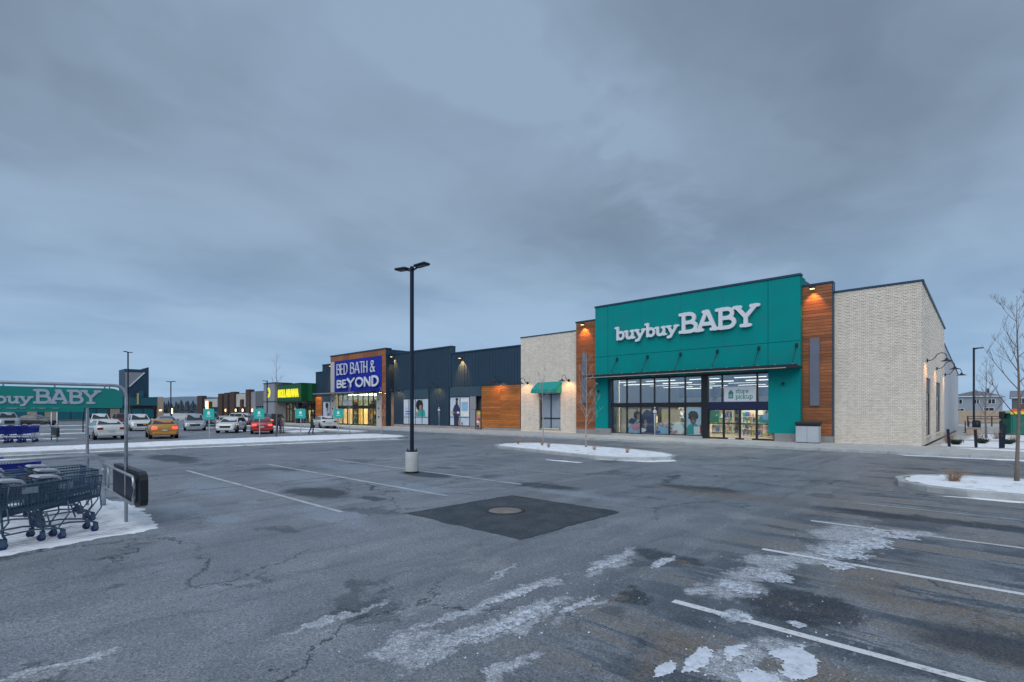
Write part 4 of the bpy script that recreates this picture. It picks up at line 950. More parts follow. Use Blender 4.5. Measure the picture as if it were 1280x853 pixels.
bl = wpart('sign_wall', MB().box(-68.25, -56.34, YE - .02, YE + .078, 4.55, 8.98), M['bbblue'], hb)
mer = MB().box(0, .03, -.035, 0, 0, 4.42).mesh('siding_rib'); mer.materials.append(M['bbblue'])
for k in range(30): link('siding_rib', mer, bl, (-68.2 + k * .408 + 55, YE - .022 - YB, 4.56))
hs_ = thing('store_sign', 'raised white sign BED BATH & BEYOND on the cobalt blue wall', 'sign', (-67.75, YE - .2, 5.25))
s1 = 11.2 / textwidth('BED BATH &', 1.55, .06)
text('BED BATH &', hs_, M['white'], .45, 1.80, -.1, 1.42, .040, 0, .05 * s1, .12, sx=s1 * .97)
xx = .5
for i, (ch, sz) in enumerate(zip('BEYOND', (.98, .98, 1.15, 1.15, 1.15, 1.22))):
    xx += text(ch, hs_, M['white'], xx, .05, -.1, sz * .93, .125, 0, .22, .12, sx=2.2)
cn2 = thing('entrance_canopy', 'grey steel canopy over the home store entrance under the cobalt sign', 'canopy', (-63, YE, 4.4))
wpart('canopy_deck', MB().cbox(-71.3, -56.0, YE - 1.7, YE - .03, 4.38, 4.56, .02), M['canopy'], cn2); wpart('canopy_edge', MB().box(-71.3, -60.0, YE - 1.73, YE - 1.702, 4.40, 4.52), M['steel'], cn2)
# entrance glazing
eg = thing('glazed_entrance', 'lit glazed home store entrance with yellow racks seen inside', 'shop front', (-62.5, YE + .35, .14))
mb = MB(); ex = [-67.9, -66.6, -65.3, -63.9, -62.6, -61.3, -60.0, -58.8, -57.55]
for x in ex: mb.box(x - .05, x + .05, YE + .3, YE + .42, .15, 4.4)
for a, b in zip(ex[:-1], ex[1:]): mb.box(a + .05, b - .05, YE + .3, YE + .42, 2.35, 2.75).box(a + .05, b - .05, YE + .3, YE + .42, 4.3, 4.4).box(a + .05, b - .05, YE + .31, YE + .41, .15, .3)
wpart('frame', mb, M['frame'], eg)
for a, b in zip(ex[:-1], ex[1:]): wpart('pane', MB().box(a + .052, b - .052, YE + .36, YE + .38, .3, 2.35), M['glass'], eg); wpart('pane', MB().box(a + .052, b - .052, YE + .36, YE + .38, 2.75, 4.3), M['glassdim'], eg)
wpart('notice_board', MB().box(-66.5, -64.0, YE + .27, YE + .295, 2.85, 3.55), M['white'], eg)
rm2 = thing('shop_interior', 'lit room with yellow racks behind the home store entrance', 'interior', (-62.5, 41, .14))
wpart('back_wall', MB().box(-69, -56, 46, 46.2, .14, 5), M['iwall'], rm2); wpart('shop_floor', MB().box(-69, -56, 36.5, 46, .1, .145), M['ifloor'], rm2)
wpart('side_wall', MB().box(-69.2, -69, 37, 46.2, .14, 5), M['iwall'], rm2); wpart('side_wall', MB().box(-56, -55.8, 37, 46.2, .14, 5), M['iwall'], rm2); wpart('shop_ceiling', MB().box(-69.2, -55.8, 36.6, 46.2, 4.5, 4.59), M['iwall'], rm2)
for k in range(4): wpart('ceiling_strip_lamp', MB().box(-68, -57, 38 + k * 2, 38.15 + k * 2, 4.3, 4.36), M['tubeb'], rm2)
for k, (a, lb) in enumerate(((-67.6, 'leftmost yellow rack inside the home store'), (-65.0, 'second yellow rack inside the home store entrance'), (-62.4, 'third yellow rack inside the home store entrance'), (-59.9, 'rightmost yellow rack inside the home store entrance'))):
    rack(a, a + 1.6, 38.5 + (k % 2), 3.6, 5, lb, n=6, frame='ydisp')
# left shoulder in two steps
sidpanels(-73.3, -69.5, 4.2, 8.82); HW('coping', 'cap', -73.35, -69.5, YB - .07, YB + .6, 8.82, 8.93)
sidpanels(-75.4, -73.3, 4.2, 7.82); HW('coping', 'cap', -75.45, -73.3, YB - .07, YB + .6, 7.82, 7.92)
HW('lower_wall', 'siding', -70.9, -69.5, YB, YB + .5, .14, 4.2); HW('lower_wall', 'siding2', -73.4, -73.2, YB, YB + .5, .14, 4.2); HW('window_head', 'siding2', -73.2, -70.9, YB, YB + .5, 3.5, 4.2)
planks(-75.4, -73.4, YB - .04, .3, 4.15, 14, 'wood2', hb, 'cedar_strip')
HW('shoulder_end', 'siding2', -75.44, -75.41, YB, YB + 8, .14, 7.8)
winset('narrow window with a portrait poster left of the cobalt sign tower', -73.15, -70.95, .46, 3.45, (), 1.2, 3.55)
poster('window_poster', 'portrait with dark hair and blue top in the narrow window left of the tower', yq, [('g_blue', [(-72.0, .6), (-71.1, .6), (-71.2, 1.7), (-71.8, 1.8)]), ('skin', blobpoly(-71.8, 2.4, .28, .5)), ('hair', blobpoly(-71.95, 2.85, .42, .42))])
HW('roof', 'greyp', -75.4, -33.6, YB + .7, 60, 4.62, 7.6); HW('inner_wall', 'greyp', -55.4, -33.6, YB + .7, YB + 1, .2, 4.6)

# ================================================================== DOLLAR SHOP
ds = thing('store_building', 'dollar shop with dark green sign box and grey pylon', 'building', (-83, YB, 0))
def DW(name, mt, x0, x1, y0, y1, z0, z1, c=0, par=None): return wpart(name, (MB().cbox(x0, x1, y0, y1, z0, z1, c) if c else MB().box(x0, x1, y0, y1, z0, z1)), M[mt], par or ds)
DW('sign_box', 'green', -85.8, -76.9, YB - 1.6, YB + 3, 3.55, 6.2, .03); DW('coping', 'black', -85.85, -76.85, YB - 1.65, YB + 3, 6.2, 6.3); DW('sign_box', 'green', -76.88, -75.5, YB - .6, YB + 3, 3.55, 6.15)
DW('pylon', 'greylt', -90.3, -85.85, YB - 1.9, YB + 1, .14, 6.55, .03); DW('pylon_band', 'black', -90.34, -85.81, YB - 1.94, YB + 1, 3.5, 3.62); DW('coping', 'cap', -90.38, -85.78, YB - 1.96, YB + 1.05, 6.55, 6.7)
DW('soffit', 'black', -85.8, -75.5, YB - 1.5, YB + 1, 3.3, 3.54)
mb = MB()
for x in [-85.7, -84.6, -83.5, -82.4, -81.3, -80.2, -79.1, -78.0, -76.9, -75.8]: mb.box(x - .05, x + .05, YB - .05, YB + .1, .15, 3.3)
mb.box(-85.7, -75.8, YB - .04, YB + .09, 2.3, 2.42); mb.box(-85.7, -75.8, YB - .04, YB + .09, .14, .3)
wpart('shop_front_frame', mb, M['frame'], ds)
for k in range(9): DW('pane', 'glass', -85.65 + k * 1.1, -84.65 + k * 1.1, YB, YB + .02, .3, 2.3); DW('pane', 'glass', -85.65 + k * 1.1, -84.65 + k * 1.1, YB, YB + .02, 2.42, 3.3)
DW('corner_pier', 'black', -78.9, -78.2, YB - 1.45, YB - .8, .14, 3.3)
DW('back_wall', 'iwall', -85.8, -75.6, YB + 7, YB + 7.2, .14, 4.6); DW('shop_floor', 'ifloor', -85.8, -75.6, YB + .1, YB + 7, .1, .145)
for k in range(4): wpart('ceiling_strip_lamp', MB().box(-85, -76, YB + 1 + k * 1.6, YB + 1.15 + k * 1.6, 3.9, 3.96), M['tubeb'], ds)
DW('shop_ceiling', 'iwall', -85.8, -75.6, YB + .15, YB + 7, 4.3, 4.4)
for k in range(3): rack(-85 + k * 3.1, -83 + k * 3.1, YB + 2.5, 2.0, 4, ('left', 'middle', 'right')[k] + ' rack of bright goods inside the green dollar shop', n=6)
dsg = thing('store_sign', 'lit yellow DOLLARAMA lettering on the dark green box', 'sign', (-84.9, YB - 1.75, 4.25))
s2 = 7.4 / textwidth('DOLLARAMA', 1.0, .10)
text('DOLLARAMA', dsg, M['yellow'], .0, .0, .0, 1.12, .078, .0, .10, .14, sx=s2 * .87, step=.05)
em = thing('store_emblem', 'lit yellow round emblem on the grey pylon beside the green box', 'sign', (-88.2, YB - 1.95, 5.05))
part('emblem_disc', MB().lathe([(.0, 0), (.62, 0), (.62, .05)], n=28, axis='y'), M['yellow'], em); em.children[0].scale = (1.15, 1, 1.35)
part('emblem_mark', MB().prism([(.1, .55), (-.32, -.05), (-.04, -.05), (-.14, -.55), (.32, .08), (.02, .08), (.22, .55)], -.012, -.004, 'y'), M['green'], em)

# ================================================================== ROW OF SMALL SHOPS
rs = thing('shop_row', 'long low row of small shops with dark brown piers and cream and grey panels', 'building', (-112, YB, 0))
def RW(name, mt, x0, x1, y0, y1, z0, z1, c=0): return wpart(name, (MB().cbox(x0, x1, y0, y1, z0, z1, c) if c else MB().box(x0, x1, y0, y1, z0, z1)), M[mt], rs)
RW('core', 'plastic', -131, -90.4, YB + .5, YB + 14, .14, 4.6)
RW('grey_wall', 'greyp', -101.0, -90.35, YB - .1, YB + .5, 2.9, 5.6); RW('grey_wall', 'greylt', -101.0, -98.6, YB - .12, YB + .5, .14, 5.45)
for k in range(7): RW('pane', 'farglass', -98.5 + k * 1.15, -97.5 + k * 1.15, YB + .1, YB + .2, .3, 2.8); RW('mullion', 'greylt', -97.48 + k * 1.15, -97.37 + k * 1.15, YB + .05, YB + .2, .14, 2.9)
for (a, b, z, mt) in ((-108.3, -101.9, 5.3, 'cream'), (-112, -110.4, 4.8, 'greyp'), (-115.2, -113.6, 4.8, 'greyp'), (-118.9, -117.2, 4.9, 'greyp'), (-127.5, -119.2, 4.6, 'cream')):
    RW('fascia_panel', mt, a, b, YB - .1, YB + .5, 2.8, z, .02); RW('parapet_cap', 'cap', a, b, YB - .12, YB + .52, z, z + .08)
for (a, b, z) in ((-102.3, -100.7, 6.0), (-110.6, -108.3, 5.75), (-113.9, -111.9, 5.65), (-117.4, -115.2, 5.55), (-131.3, -128, 5.35), (-105.2, -104.2, 4.2), (-123.6, -122.3, 4.0)):
    RW('brick_pier', 'brown', a, b, YB - .5, YB + .5, .14, z, .02)
for k, x in enumerate((-107.2, -103.6, -112.8, -116.2, -120.8, -125.3)):
    RW('pane', 'farglass', x - 1.0, x + .9, YB + .3, YB + .42, .3, 2.1); RW('pane', 'farglass', x - 1.0, x + .9, YB + .3, YB + .42, 2.15, 2.7)
RW('roof', 'greyp', -131, -90.4, YB + .5, YB + 14, 4.6, 4.7)

# ================================================================== FAR LEFT BUILDING (faces the car park)
XF = -135.0
fb = thing('store_building', 'low deep teal store with tall dark tower behind the car park', 'building', (XF, 0, 0))
def FW(name, mt, y0, y1, z0, z1, x1=0, x0=-8, c=0): return wpart(name, (MB().cbox(XF + x0, XF + x1, y0, y1, z0, z1, c) if c else MB().box(XF + x0, XF + x1, y0, y1, z0, z1)), M[mt], fb)
FW('upper_band', 'farteal', -40, 29.5, 3.15, 4.9, .3); FW('soffit', 'black', -40, 29.5, 2.5, 3.14, -.2); FW('parapet_cap', 'cap', -40, 29.5, 4.9, 5.0, .35)
for k in range(34):
    y = -39 + k * 2; FW('pane', 'farglass' if k % 5 else 'beige', y + .06, y + 1.94, .35, 2.48, -.3, -.5)
    FW('mullion', 'black', y - .06, y + .06, .1, 2.5, -.25, -.5)
FW('base_wall', 'greyp', -40, 28, 0, .34, -.2); FW('core', 'plastic', -39.9, 29.4, .35, 4.8, -.55, -20)
FW('end_pier', 'beige', 29.55, 30.6, .0, 5.1, .6, -8, .03)
FW('beige_pier', 'beige', 8.6, 10.0, .0, 2.5, .1, -1)
# tower with slanted band
FW('tower', 'farnavy', 23.9, 28.2, 4.9, 11.0, -1, -7)
mb = MB(); mb.prism([(23.95, 10.3), (23.95, 5.0), (24.6, 5.0), (24.6, 7.2), (27.2, 10.3)], XF - .98, XF - .93, 'x'); wpart('tower_grey_panel', mb, M['greylt'], fb)
mb = MB(); mb.prism([(24.55, 7.2), (24.8, 7.2), (27.5, 10.3), (27.25, 10.35)], XF - .92, XF - .8, 'x'); wpart('slanted_band', mb, M['white'], fb)
mb = MB(); mb.prism([(27.2, 11.0), (28.2, 11.0), (28.2, 11.6), (27.2, 11.1)], XF - 7, XF - 1, 'x'); wpart('tower_peak', mb, M['farnavy'], fb)
FW('tower_sign', 'farteal', 26.4, 27.2, 4.95, 6.3, -.7, -.99); FW('tower_sign', 'ydisp', 25.8, 26.1, 3.4, 5.8, .45, .31)
for y in (-2.6, 9.4, 27.6):
    pass
# ================================================================== BACKGROUND
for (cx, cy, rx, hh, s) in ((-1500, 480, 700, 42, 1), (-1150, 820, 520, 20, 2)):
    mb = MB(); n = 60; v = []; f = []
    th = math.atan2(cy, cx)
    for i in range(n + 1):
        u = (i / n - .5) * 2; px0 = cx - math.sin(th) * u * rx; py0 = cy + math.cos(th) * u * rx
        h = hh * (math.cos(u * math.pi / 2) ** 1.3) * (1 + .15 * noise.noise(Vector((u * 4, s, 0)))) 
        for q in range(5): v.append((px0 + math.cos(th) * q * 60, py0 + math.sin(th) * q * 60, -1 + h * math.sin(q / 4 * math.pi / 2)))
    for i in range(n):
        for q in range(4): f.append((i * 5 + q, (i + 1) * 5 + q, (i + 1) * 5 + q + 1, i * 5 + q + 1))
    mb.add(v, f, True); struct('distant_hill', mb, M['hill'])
# far conifer wood, one mass
rnd = random.Random(5); mb = MB()
def spruce(mb, x, y, h, r, n=5, k=4, jag=.25):
    for j in range(k):
        z0 = h * (.08 + .9 * j / k); z1 = min(h, z0 + h * .42); rr = r * (1 - j / k) * (1 + rnd.uniform(-jag, jag)); a0 = rnd.uniform(0, 6)
        b = len(mb.v)
        for q in range(n * 2):
            a = a0 + q * math.pi / n; r_ = rr * (1 if q % 2 else .62); mb.v.append((x + r_ * math.cos(a), y + r_ * math.sin(a), z0 - (.04 * h if q % 2 else 0)))
        mb.v.append((x, y, z1))
        for q in range(n * 2): mb.f.append((b + q, b + (q + 1) % (2 * n), b + 2 * n)); mb.m.append(0); mb.smooth.append(False)
for i in range(900):
    a = rnd.uniform(2.0, 3.35); d = rnd.uniform(330, 480)
    spruce(mb, d * math.cos(a), d * math.sin(a), rnd.uniform(4.5, 9.5) * (1.1 if rnd.random() < .2 else 1), rnd.uniform(1.8, 3.2))
for i in range(900):
    a = rnd.uniform(-1.6, 1.25); d = rnd.uniform(300, 430)
    spruce(mb, d * math.cos(a), d * math.sin(a), rnd.uniform(5, 10), rnd.uniform(1.8, 3.2))
o = link('conifer_wood', mb.mesh('conifer_wood'), mats=M['treefar']); tag(o, 'dark distant wood of conifers along the horizon beyond the shops', 'wood', kind='stuff')
# houses behind the store
M['h1'] = mat('pale_blue_siding', (.25, .29, .33), .7, .06, 1); M['h2'] = mat('grey_green_siding', (.10, .12, .13), .7, .06, 1); M['h3'] = mat('blue_siding', (.06, .12, .20), .7, .06, 1); M['h4'] = mat('tan_siding', (.30, .27, .24), .7, .06, 1); M['roofg'] = mat('frosted_shingle', (.17, .19, .22), .9, .15, 2); M['roofd'] = mat('dark_shingle', (.06, .065, .08), .9, .15, 2)
def house(x, y, wd, dp, hh, col, roofm, label, gable='y', rz=0, extra=None):
    h = thing('house', label, 'house', (x, y, 0), rz)
    part('wall', MB().box(-wd / 2, wd / 2, 0, dp, 0, hh), M[col], h)
    rf = MB(); o = .5; rise = wd * .16 if gable == 'y' else dp * .20
    if gable == 'y': rf.prism([(-wd / 2 - o, hh), (wd / 2 + o, hh), (wd / 2 + o, hh + .18), (0, hh + rise), (-wd / 2 - o, hh + .18)], -o, dp + o, 'y')
    else: rf.prism([(-o, hh), (dp + o, hh), (dp + o, hh + .18), (dp / 2, hh + rise), (-o, hh + .18)], -wd / 2 - o, wd / 2 + o, 'x')
    r_ = part('roof', rf, M[roofm], h)
    part('chimney', MB().box(wd * .2, wd * .2 + .6, dp * .5, dp * .5 + .6, hh, hh + rise + .7), M['roofd'], r_)
    for (a, z, ww, wh) in ((-wd * .32, 3.9, 1.5, 1.4), (wd * .02, 3.9, 1.2, 1.4), (wd * .3, 3.9, 1.6, 1.4), (-wd * .3, 1.2, 1.8, 1.5), (wd * .25, .9, 2.2, 2.0)):
        f_ = part('window', MB().box(a - ww / 2, a + ww / 2, -.08, -.01, z, z + wh), M['white'], h)
        part('pane', MB().box(a - ww / 2 + .1, a - .05, -.10, -.082, z + .1, z + wh - .1), M['carglass'], f_); part('pane', MB().box(a + .05, a + ww / 2 - .1, -.10, -.082, z + .1, z + wh - .1), M['carglass'], f_)
    part('fascia', MB().box(-wd / 2 - .4, wd / 2 + .4, -.55, -.5, hh, hh + .2), M['white'], h)
    if extra == 'deck':
        d = part('balcony', MB().box(-wd * .4, wd * .4, -2.0, -.1, 2.6, 2.8), M['roofd'], h); part('railing', MB().box(-wd * .4, wd * .4, -2.0, -1.95, 3.5, 3.56).box(-wd * .4, -wd * .4 + .08, -2, -1.95, 0, 3.5).box(wd * .4 - .08, wd * .4, -2, -1.95, 0, 3.5), M['roofd'], d)
    return h
house(-5, 195, 11, 11, 5.9, 'h1', 'roofg', 'pale blue two storey house with frosted gable, nearest the rear corner of the store', 'y')
house(7.5, 197, 10, 11, 5.4, 'h2', 'roofg', 'grey house with dark balcony between the pale blue house and the blue house', 'x', extra='deck')
house(19, 195, 8.5, 11, 6.2, 'h3', 'roofd', 'blue sided house behind the green utility cabinet', 'y')
house(30, 196, 9, 11, 6.0, 'h1', 'roofd', 'pale house with dark gable at the right end of the house row', 'y', extra='deck')
house(-18, 197, 9, 11, 6, 'h4', 'roofg', 'tan house hidden mostly behind the rear wing of the store', 'x')
house(42, 197, 9, 11, 6, 'h2', 'roofg', 'grey green house right of the dark gabled pale house', 'x')
fw = thing('boundary_wall', 'long tan sound wall in front of the houses', 'wall', (20, 112, 0))
for k in range(24):
    x = -14 + k * 4; wpart('wall_panel', MB().cbox(x + .2, x + 3.8, 111.9, 112.1, 0, 2.1, .01), M['beige'], fw); wpart('wall_post', MB().cbox(x - .2, x + .2, 111.8, 112.2, 0, 2.3, .02), M['beige'], fw)
rf_ = thing('rail_fence', 'dark brown open rail fence between the snow bed and the tan wall', 'fence', (10, 86, 0))
for k in range(16): wpart('post', MB().box(-3 + k * 2.2, -2.86 + k * 2.2, 85.9, 86.05, .1, 1.45), M['brown'], rf_)
for z in (.55, 1.05, 1.35): wpart('rail', MB().box(-3, 31, 86.06, 86.12, z, z + .08), M['brown'], rf_)
struct('low_kerb_wall', MB().box(-3, 40, 66, 66.4, .1, .62), M['conc'])
#SPLIT3
# ================================================================== LAMPS
def spot(parent, loc, power, rot=(0, 0, 0), size=R(110), col=(1, .50, .19), rad=.05):
    l = bpy.data.lights.new('lamp_light', 'SPOT'); l.energy = power; l.spot_size = size; l.spot_blend = .7; l.color = col; l.shadow_soft_size = rad
    o = bpy.data.objects.new('lamp_light', l); C.objects.link(o); o.parent = parent; o.location = loc; o.rotation_euler = rot; return o
def gooseneck(x, y, z, rz, label, power=12, s=1.0):
    o = thing('wall_lamp', label, 'wall lamp', (x, y, z), rz, 'gooseneck wall lamps on the shop fronts')
    part('wall_plate', MB().lathe([(.11 * s, 0), (.12 * s, -.05 * s), (.05 * s, -.07 * s)], n=12, axis='y'), M['black'], o)
    pts = [(0, -.05 * s, 0), (0, -.25 * s, .02 * s), (0, -.38 * s, .16 * s), (0, -.48 * s, .34 * s), (0, -.66 * s, .42 * s), (0, -.84 * s, .34 * s), (0, -.90 * s, .18 * s), (0, -.90 * s, .06 * s)]
    part('arm', MB().tube(pts, .022 * s, 6), M['black'], o)
    sh = part('shade', MB().lathe([(.05 * s, .10 * s), (.07 * s, .04 * s), (.10 * s, .0), (.28 * s, -.07 * s), (.285 * s, -.085 * s), (.09 * s, -.02 * s)], (0, -.90 * s, 0), 20), M['black'], o)
    part('bulb', MB().lathe([(.0, -.065 * s), (.03 * s, -.05 * s), (.035 * s, -.03 * s), (.0, -.02 * s)], (0, -.90 * s, 0), 10), M['warm'], sh)
    if power: spot(o, (0, -.86 * s, -.10 * s), power * 2.4, (R(40), 0, 0), R(120))
    return o
gooseneck(-32.55, YB - .02, 4.72, 0, 'black gooseneck lamp on the cream wing left of the fabric awning', 22, 1.1)
gooseneck(-27.7, YB - .02, 4.78, 0, 'black gooseneck lamp on the cream wing right of the fabric awning', 28, 1.1)
gooseneck(-36.2, YB - .1, 4.95, 0, 'black gooseneck lamp above the joint of the orange cedar bay', 28, 1.1)
gooseneck(-46.2, YB - .03, 4.75, 0, 'black gooseneck lamp on the blue metal wall between the two film windows', 30, 1.1)
gooseneck(-53.7, YB - .03, 4.6, 0, 'black gooseneck lamp on blue metal wall just right of the cobalt sign tower', 30, 1.1)
gooseneck(-74.4, YB - .03, 4.55, 0, 'black gooseneck lamp above the cedar strip left of the cobalt sign tower', 20, 1.1)
gooseneck(-3.12, 38.7, 5.05, R(90), 'nearest gooseneck lamp on the brick side wall', 22, 1.0)
gooseneck(-3.12, 45.0, 4.95, R(90), 'middle gooseneck lamp on the brick side wall', 22, 1.05)
gooseneck(-3.12, 52.2, 4.9, R(90), 'farthest gooseneck lamp on the brick side wall', 22, 1.1)
for k, (x, y, z, p, lb) in enumerate(((-8.45, YW - .02, 9.72, 12, 'small floodlight at the top of the cedar strip right of the teal front'), (-25.75, YW - .02, 9.45, 18, 'small floodlight at the top of the cedar strip left of the teal front'),
        (-41.9, YB - .05, 7.75, 55, 'small floodlight high on the blue metal wall above the two bay film window'), (-54.7, YB - .05, 8.8, 45, 'small floodlight high beside the right edge of the cobalt sign tower'), (-70.2, YB - .05, 8.55, 45, 'small floodlight high beside the left edge of the cobalt sign tower'))):
    o = thing('floodlight', lb, 'floodlight', (x, y, z), 0, 'small floodlights high on the shop fronts')
    part('housing', MB().cbox(-.16, .16, -.50, -.20, -.06, .06, .02), M['black'], o); part('bracket', MB().box(-.04, .04, -.2, 0, -.02, .03), M['black'], o)
    part('lens', MB().box(-.12, .12, -.46, -.26, -.075, -.062), M['warm'], o)
    spot(o, (0, -.36, -.12), p * 10, (R(24), 0, 0), R(84), (1, .38, .11))
# car park lamp posts
def lamppost(x, y, h, label, heads, base_h=.78, rz=0, grp='car park lamp posts', r=.09):
    o = thing('lamp_post', label, 'lamp post', (x, y, 0), rz, grp)
    if base_h:
        b = part('concrete_base', MB().lathe([(.235, -.02), (.235, .06), (.23, base_h - .03), (.21, base_h)], n=24), M['conc'], o)
        part('base_collar', MB().lathe([(.24, -.0), (.24, .05), (.237, .06)], n=24), M['black'], b)
        for k in range(4): part('anchor_bolt', MB().lathe([(.015, base_h), (.015, base_h + .12)], (.15 * math.cos(k * 1.57 + .78), .15 * math.sin(k * 1.57 + .78), 0), 6), M['black'], b)
    part('base_plate', MB().cbox(-.14, .14, -.14, .14, base_h, base_h + .05, .01), M['polenavy'], o)
    part('pole', MB().box(-r * .72, r * .72, -r * .72, r * .72, base_h + .05, h - .1) if h < 8 else MB().tube([(0, 0, base_h + .05), (0, 0, h - .15)], [r, r * .78], 4, sm=False), M['polenavy'], o)
    for s in heads:
        c_, s_ = math.cos(s), math.sin(s)
        m_ = MB(); m_.tube([(0, 0, h - .25), (c_ * .35, s_ * .35, h - .15)], .035, 6); part('arm', m_, M['polenavy'], o)
        hd = part('lamp_head', MB().cbox(.20, .74, -.16, .16, -.045, .035, .03), M['polenavy'], o); hd.location = (0, 0, h - .14); hd.rotation_euler = (0, R(-3), s)
        ln = part('lens', MB().cbox(.30, .68, -.11, .11, -.056, -.046, .003), M['greyp'], hd)
    return o
lamppost(-14.75, 10.64, 7.2, 'tall dark twin headed lamp post on round concrete base in the open car park', (R(8), R(188)), .72, r=.068)
lamppost(-85.3, 15.35, 10.1, 'dark lamp post beyond the parked cars in front of the dark tower', (R(-45), R(135)), 0, r=.13)
lamppost(-95, 22.6, 6.8, 'twin headed lamp post in the gap left of the brown piers', (R(43), R(-137)), 0)
lamppost(-84, 33.0, 6.9, 'single armed lamp post beside the grey pylon', (R(223),), 0)
lamppost(-1.6, 58.3, 7.5, 'dark lamp post with one arm behind the bollards right of the store', (R(43),), 0, r=.10)
lamppost(-118, 18.5, 7.0, 'thin lamp post in front of the teal band below the dark tower', (R(43), R(-137)), 0)
# ornamental lit lanterns far left
for k, (x, y, z, h_, w_, lb) in enumerate(((-75.8, 22.1, 2.0, 1.35, .12, 'tall lit lantern column beside the left brown pier'), (-112, 26.8, 1.5, 1.0, .13, 'lit lantern near the gap left of the small shops'))):
    o = thing('lantern_post', lb, 'lantern', (x, y, 0)); part('post', MB().box(-.06, .06, -.06, .06, 0, z), M['black'], o); part('lantern', MB().cbox(-w_, w_, -w_, w_, z, z + h_, .03), M['glow'], o)
for k, (y, z, lb) in enumerate(((30.0, 2.0, 'warm wall lamp on the beige end pier of the far teal store'), (9.2, 2.7, 'warm wall lamp on the beige pier of the far teal store'))):
    o = thing('wall_lamp', lb, 'wall lamp', (XF + .75 - (k * .5), y, z)); part('housing', MB().cbox(-.1, .12, -.2, .2, .3, .42, .02), M['black'], o); part('bulb', MB().cbox(-.08, .12, -.2, .2, .0, .3, .04), M['glow'], o)
o = thing('street_lamp', 'small lit globe lamp above the white sedan near the left sign', 'street lamp', (-64, 8.0, 0)); part('post', MB().tube([(0, 0, 0), (0, 0, 2.75)], .05, 6), M['black'], o); part('globe', MB().lathe([(.0, 2.72), (.18, 2.8), (.24, 2.95), (.18, 3.1), (0, 3.17)], n=12), M['glow'], o)
for k, x in enumerate((-107.2, -103.6, -112.8, -98.9)):
    o = thing('wall_lamp', ('warm lamp under the cream fascia of the small shops', 'warm lamp beside the short brown pier', 'warm lamp between two tall brown piers', 'warm lamp by the grey end wall of the small shops')[k], 'wall lamp', (x, YB - .55, 1.9)); part('bulb', MB().cbox(-.14, .14, -.1, .08, 0, .5, .04), M['glow'], o); part('bracket', MB().box(-.04, .04, .08, .9, .2, .28), M['black'], o)

# ================================================================== CART CORRAL
def pipe_arc(p0, p1, r0, corner, n=6): pass
def hoop(pts, r, n=8): return MB().tube(pts, r, n)
def rounded(pts, rad, n=6):
    P = [Vector(p) for p in pts]; out = [tuple(P[0])]
    for a, b, c in zip(P[:-2], P[1:-1], P[2:]):
        d0 = (a - b).normalized(); d1 = (c - b).normalized(); p = b + d0 * rad; q = b + d1 * rad
        for k in range(n + 1):
            t = k / n; out.append(tuple((1 - t) ** 2 * p + 2 * t * (1 - t) * b + t * t * q))
    out.append(tuple(P[-1])); return out
def signframe(x, y1, length, zt, zb, label, txt=True, dz=0, post_only=False, board=M['tealsign']):
    # board runs along y from y1-length to y1, faces +x
    o = thing('corral_sign', label, 'sign', (x, y1, 0))
    pts = rounded([(0, 0, 0), (0, 0, zt + .06 + dz), (0, -length, zt + .06 + dz), (0, -length, 0)], .22)
    part('frame_pipe', MB().tube(pts, .030, 10), M['steel'], o)
    n = 8; zt += dz; zb += dz
    b = [( -length + .04, zb), (-.06, zb)] + [(-.06 - .16 + .16 * math.cos(R(a)), zt - .16 + .16 * math.sin(R(a))) for a in range(0, 91, 15)] + [(-length + .20 + .16 * math.cos(R(a)), zt - .16 + .16 * math.sin(R(a))) for a in range(90, 181, 15)]
    part('board', MB().prism(b, -.012, .012, 'x'), board, o)
    for t in (.12, .38, .62, .88): part('clip', MB().tube([(0, -length * t, zt - .02), (0, -length * t, zt + .07)], .012, 6), M['steel'], o)
    if txt:
        wl = textwidth('buybuy', .175, .005); k1 = .93 / wl
        text('buybuy', o, M['signgrey'], .026, zb + .085, -length + .47, .175, .105, .08, .005, .010, sx=k1, rz=R(90), name='letter')
        w2 = textwidth('BABY', .21, .03); k2 = .87 / w2
        text('BABY', o, M['signgrey'], .026, zb + .095, -length + 1.43, .215, .105, .09, .03, .010, sx=k2, rz=R(90), step=.035)
    return o
M['signgrey'] = mat('grey_white_sign_print', (.42, .47, .55), .5, .04, 2)
signframe(-12.22, 2.17, 2.72, 2.56, 2.19, 'front teal buybuy BABY sign board on galvanised pipe above the near carts')
signframe(-15.0, 1.95, 2.72, 2.56, 2.19, 'rear teal sign board of the near corral, mostly hidden behind the front board', dz=-.075)
cr = thing('cart_corral', 'galvanised pipe rails with black bumper panels holding the near carts', 'cart corral', (-14.72, 2.2, 0))
part('side_rail', MB().tube(rounded([(0, 0, -.0), (0, 0, 1.14), (.35, -5.2, 1.10)], .30), .048, 10), M['steel'], cr)
part('side_rail', MB().tube([(0, -.06, .50), (.3, -5.2, .50)], .030, 8), M['steel'], cr)
part('side_rail', MB().tube([(2.9, -5.4, .50), (2.5, -3.2, .50)], .030, 8), M['steel'], cr) if False else None
pts = rounded([(.02, -.02, .96), (3.50, -.10, .96), (3.50, -.10, .46), (.02, -.02, .46)], .14)
part('end_rail', MB().tube(pts, .026, 8), M['steel'], cr)
part('rail_upright', MB().tube([(.75, -.03, .47), (.75, -.03, .95)], .018, 6), M['steel'], cr)
part('rail_clamp', MB().lathe([(.05, .74), (.055, .76), (.055, .82), (.05, .84)], n=10), M['steel'], cr)
bp_ = [(px0, pz) for px0, pz in ((1.25, .40), (3.40, .40), (3.54, .44), (3.60, .54), (3.60, .90), (3.54, 1.0), (3.40, 1.04), (1.25, 1.04))]
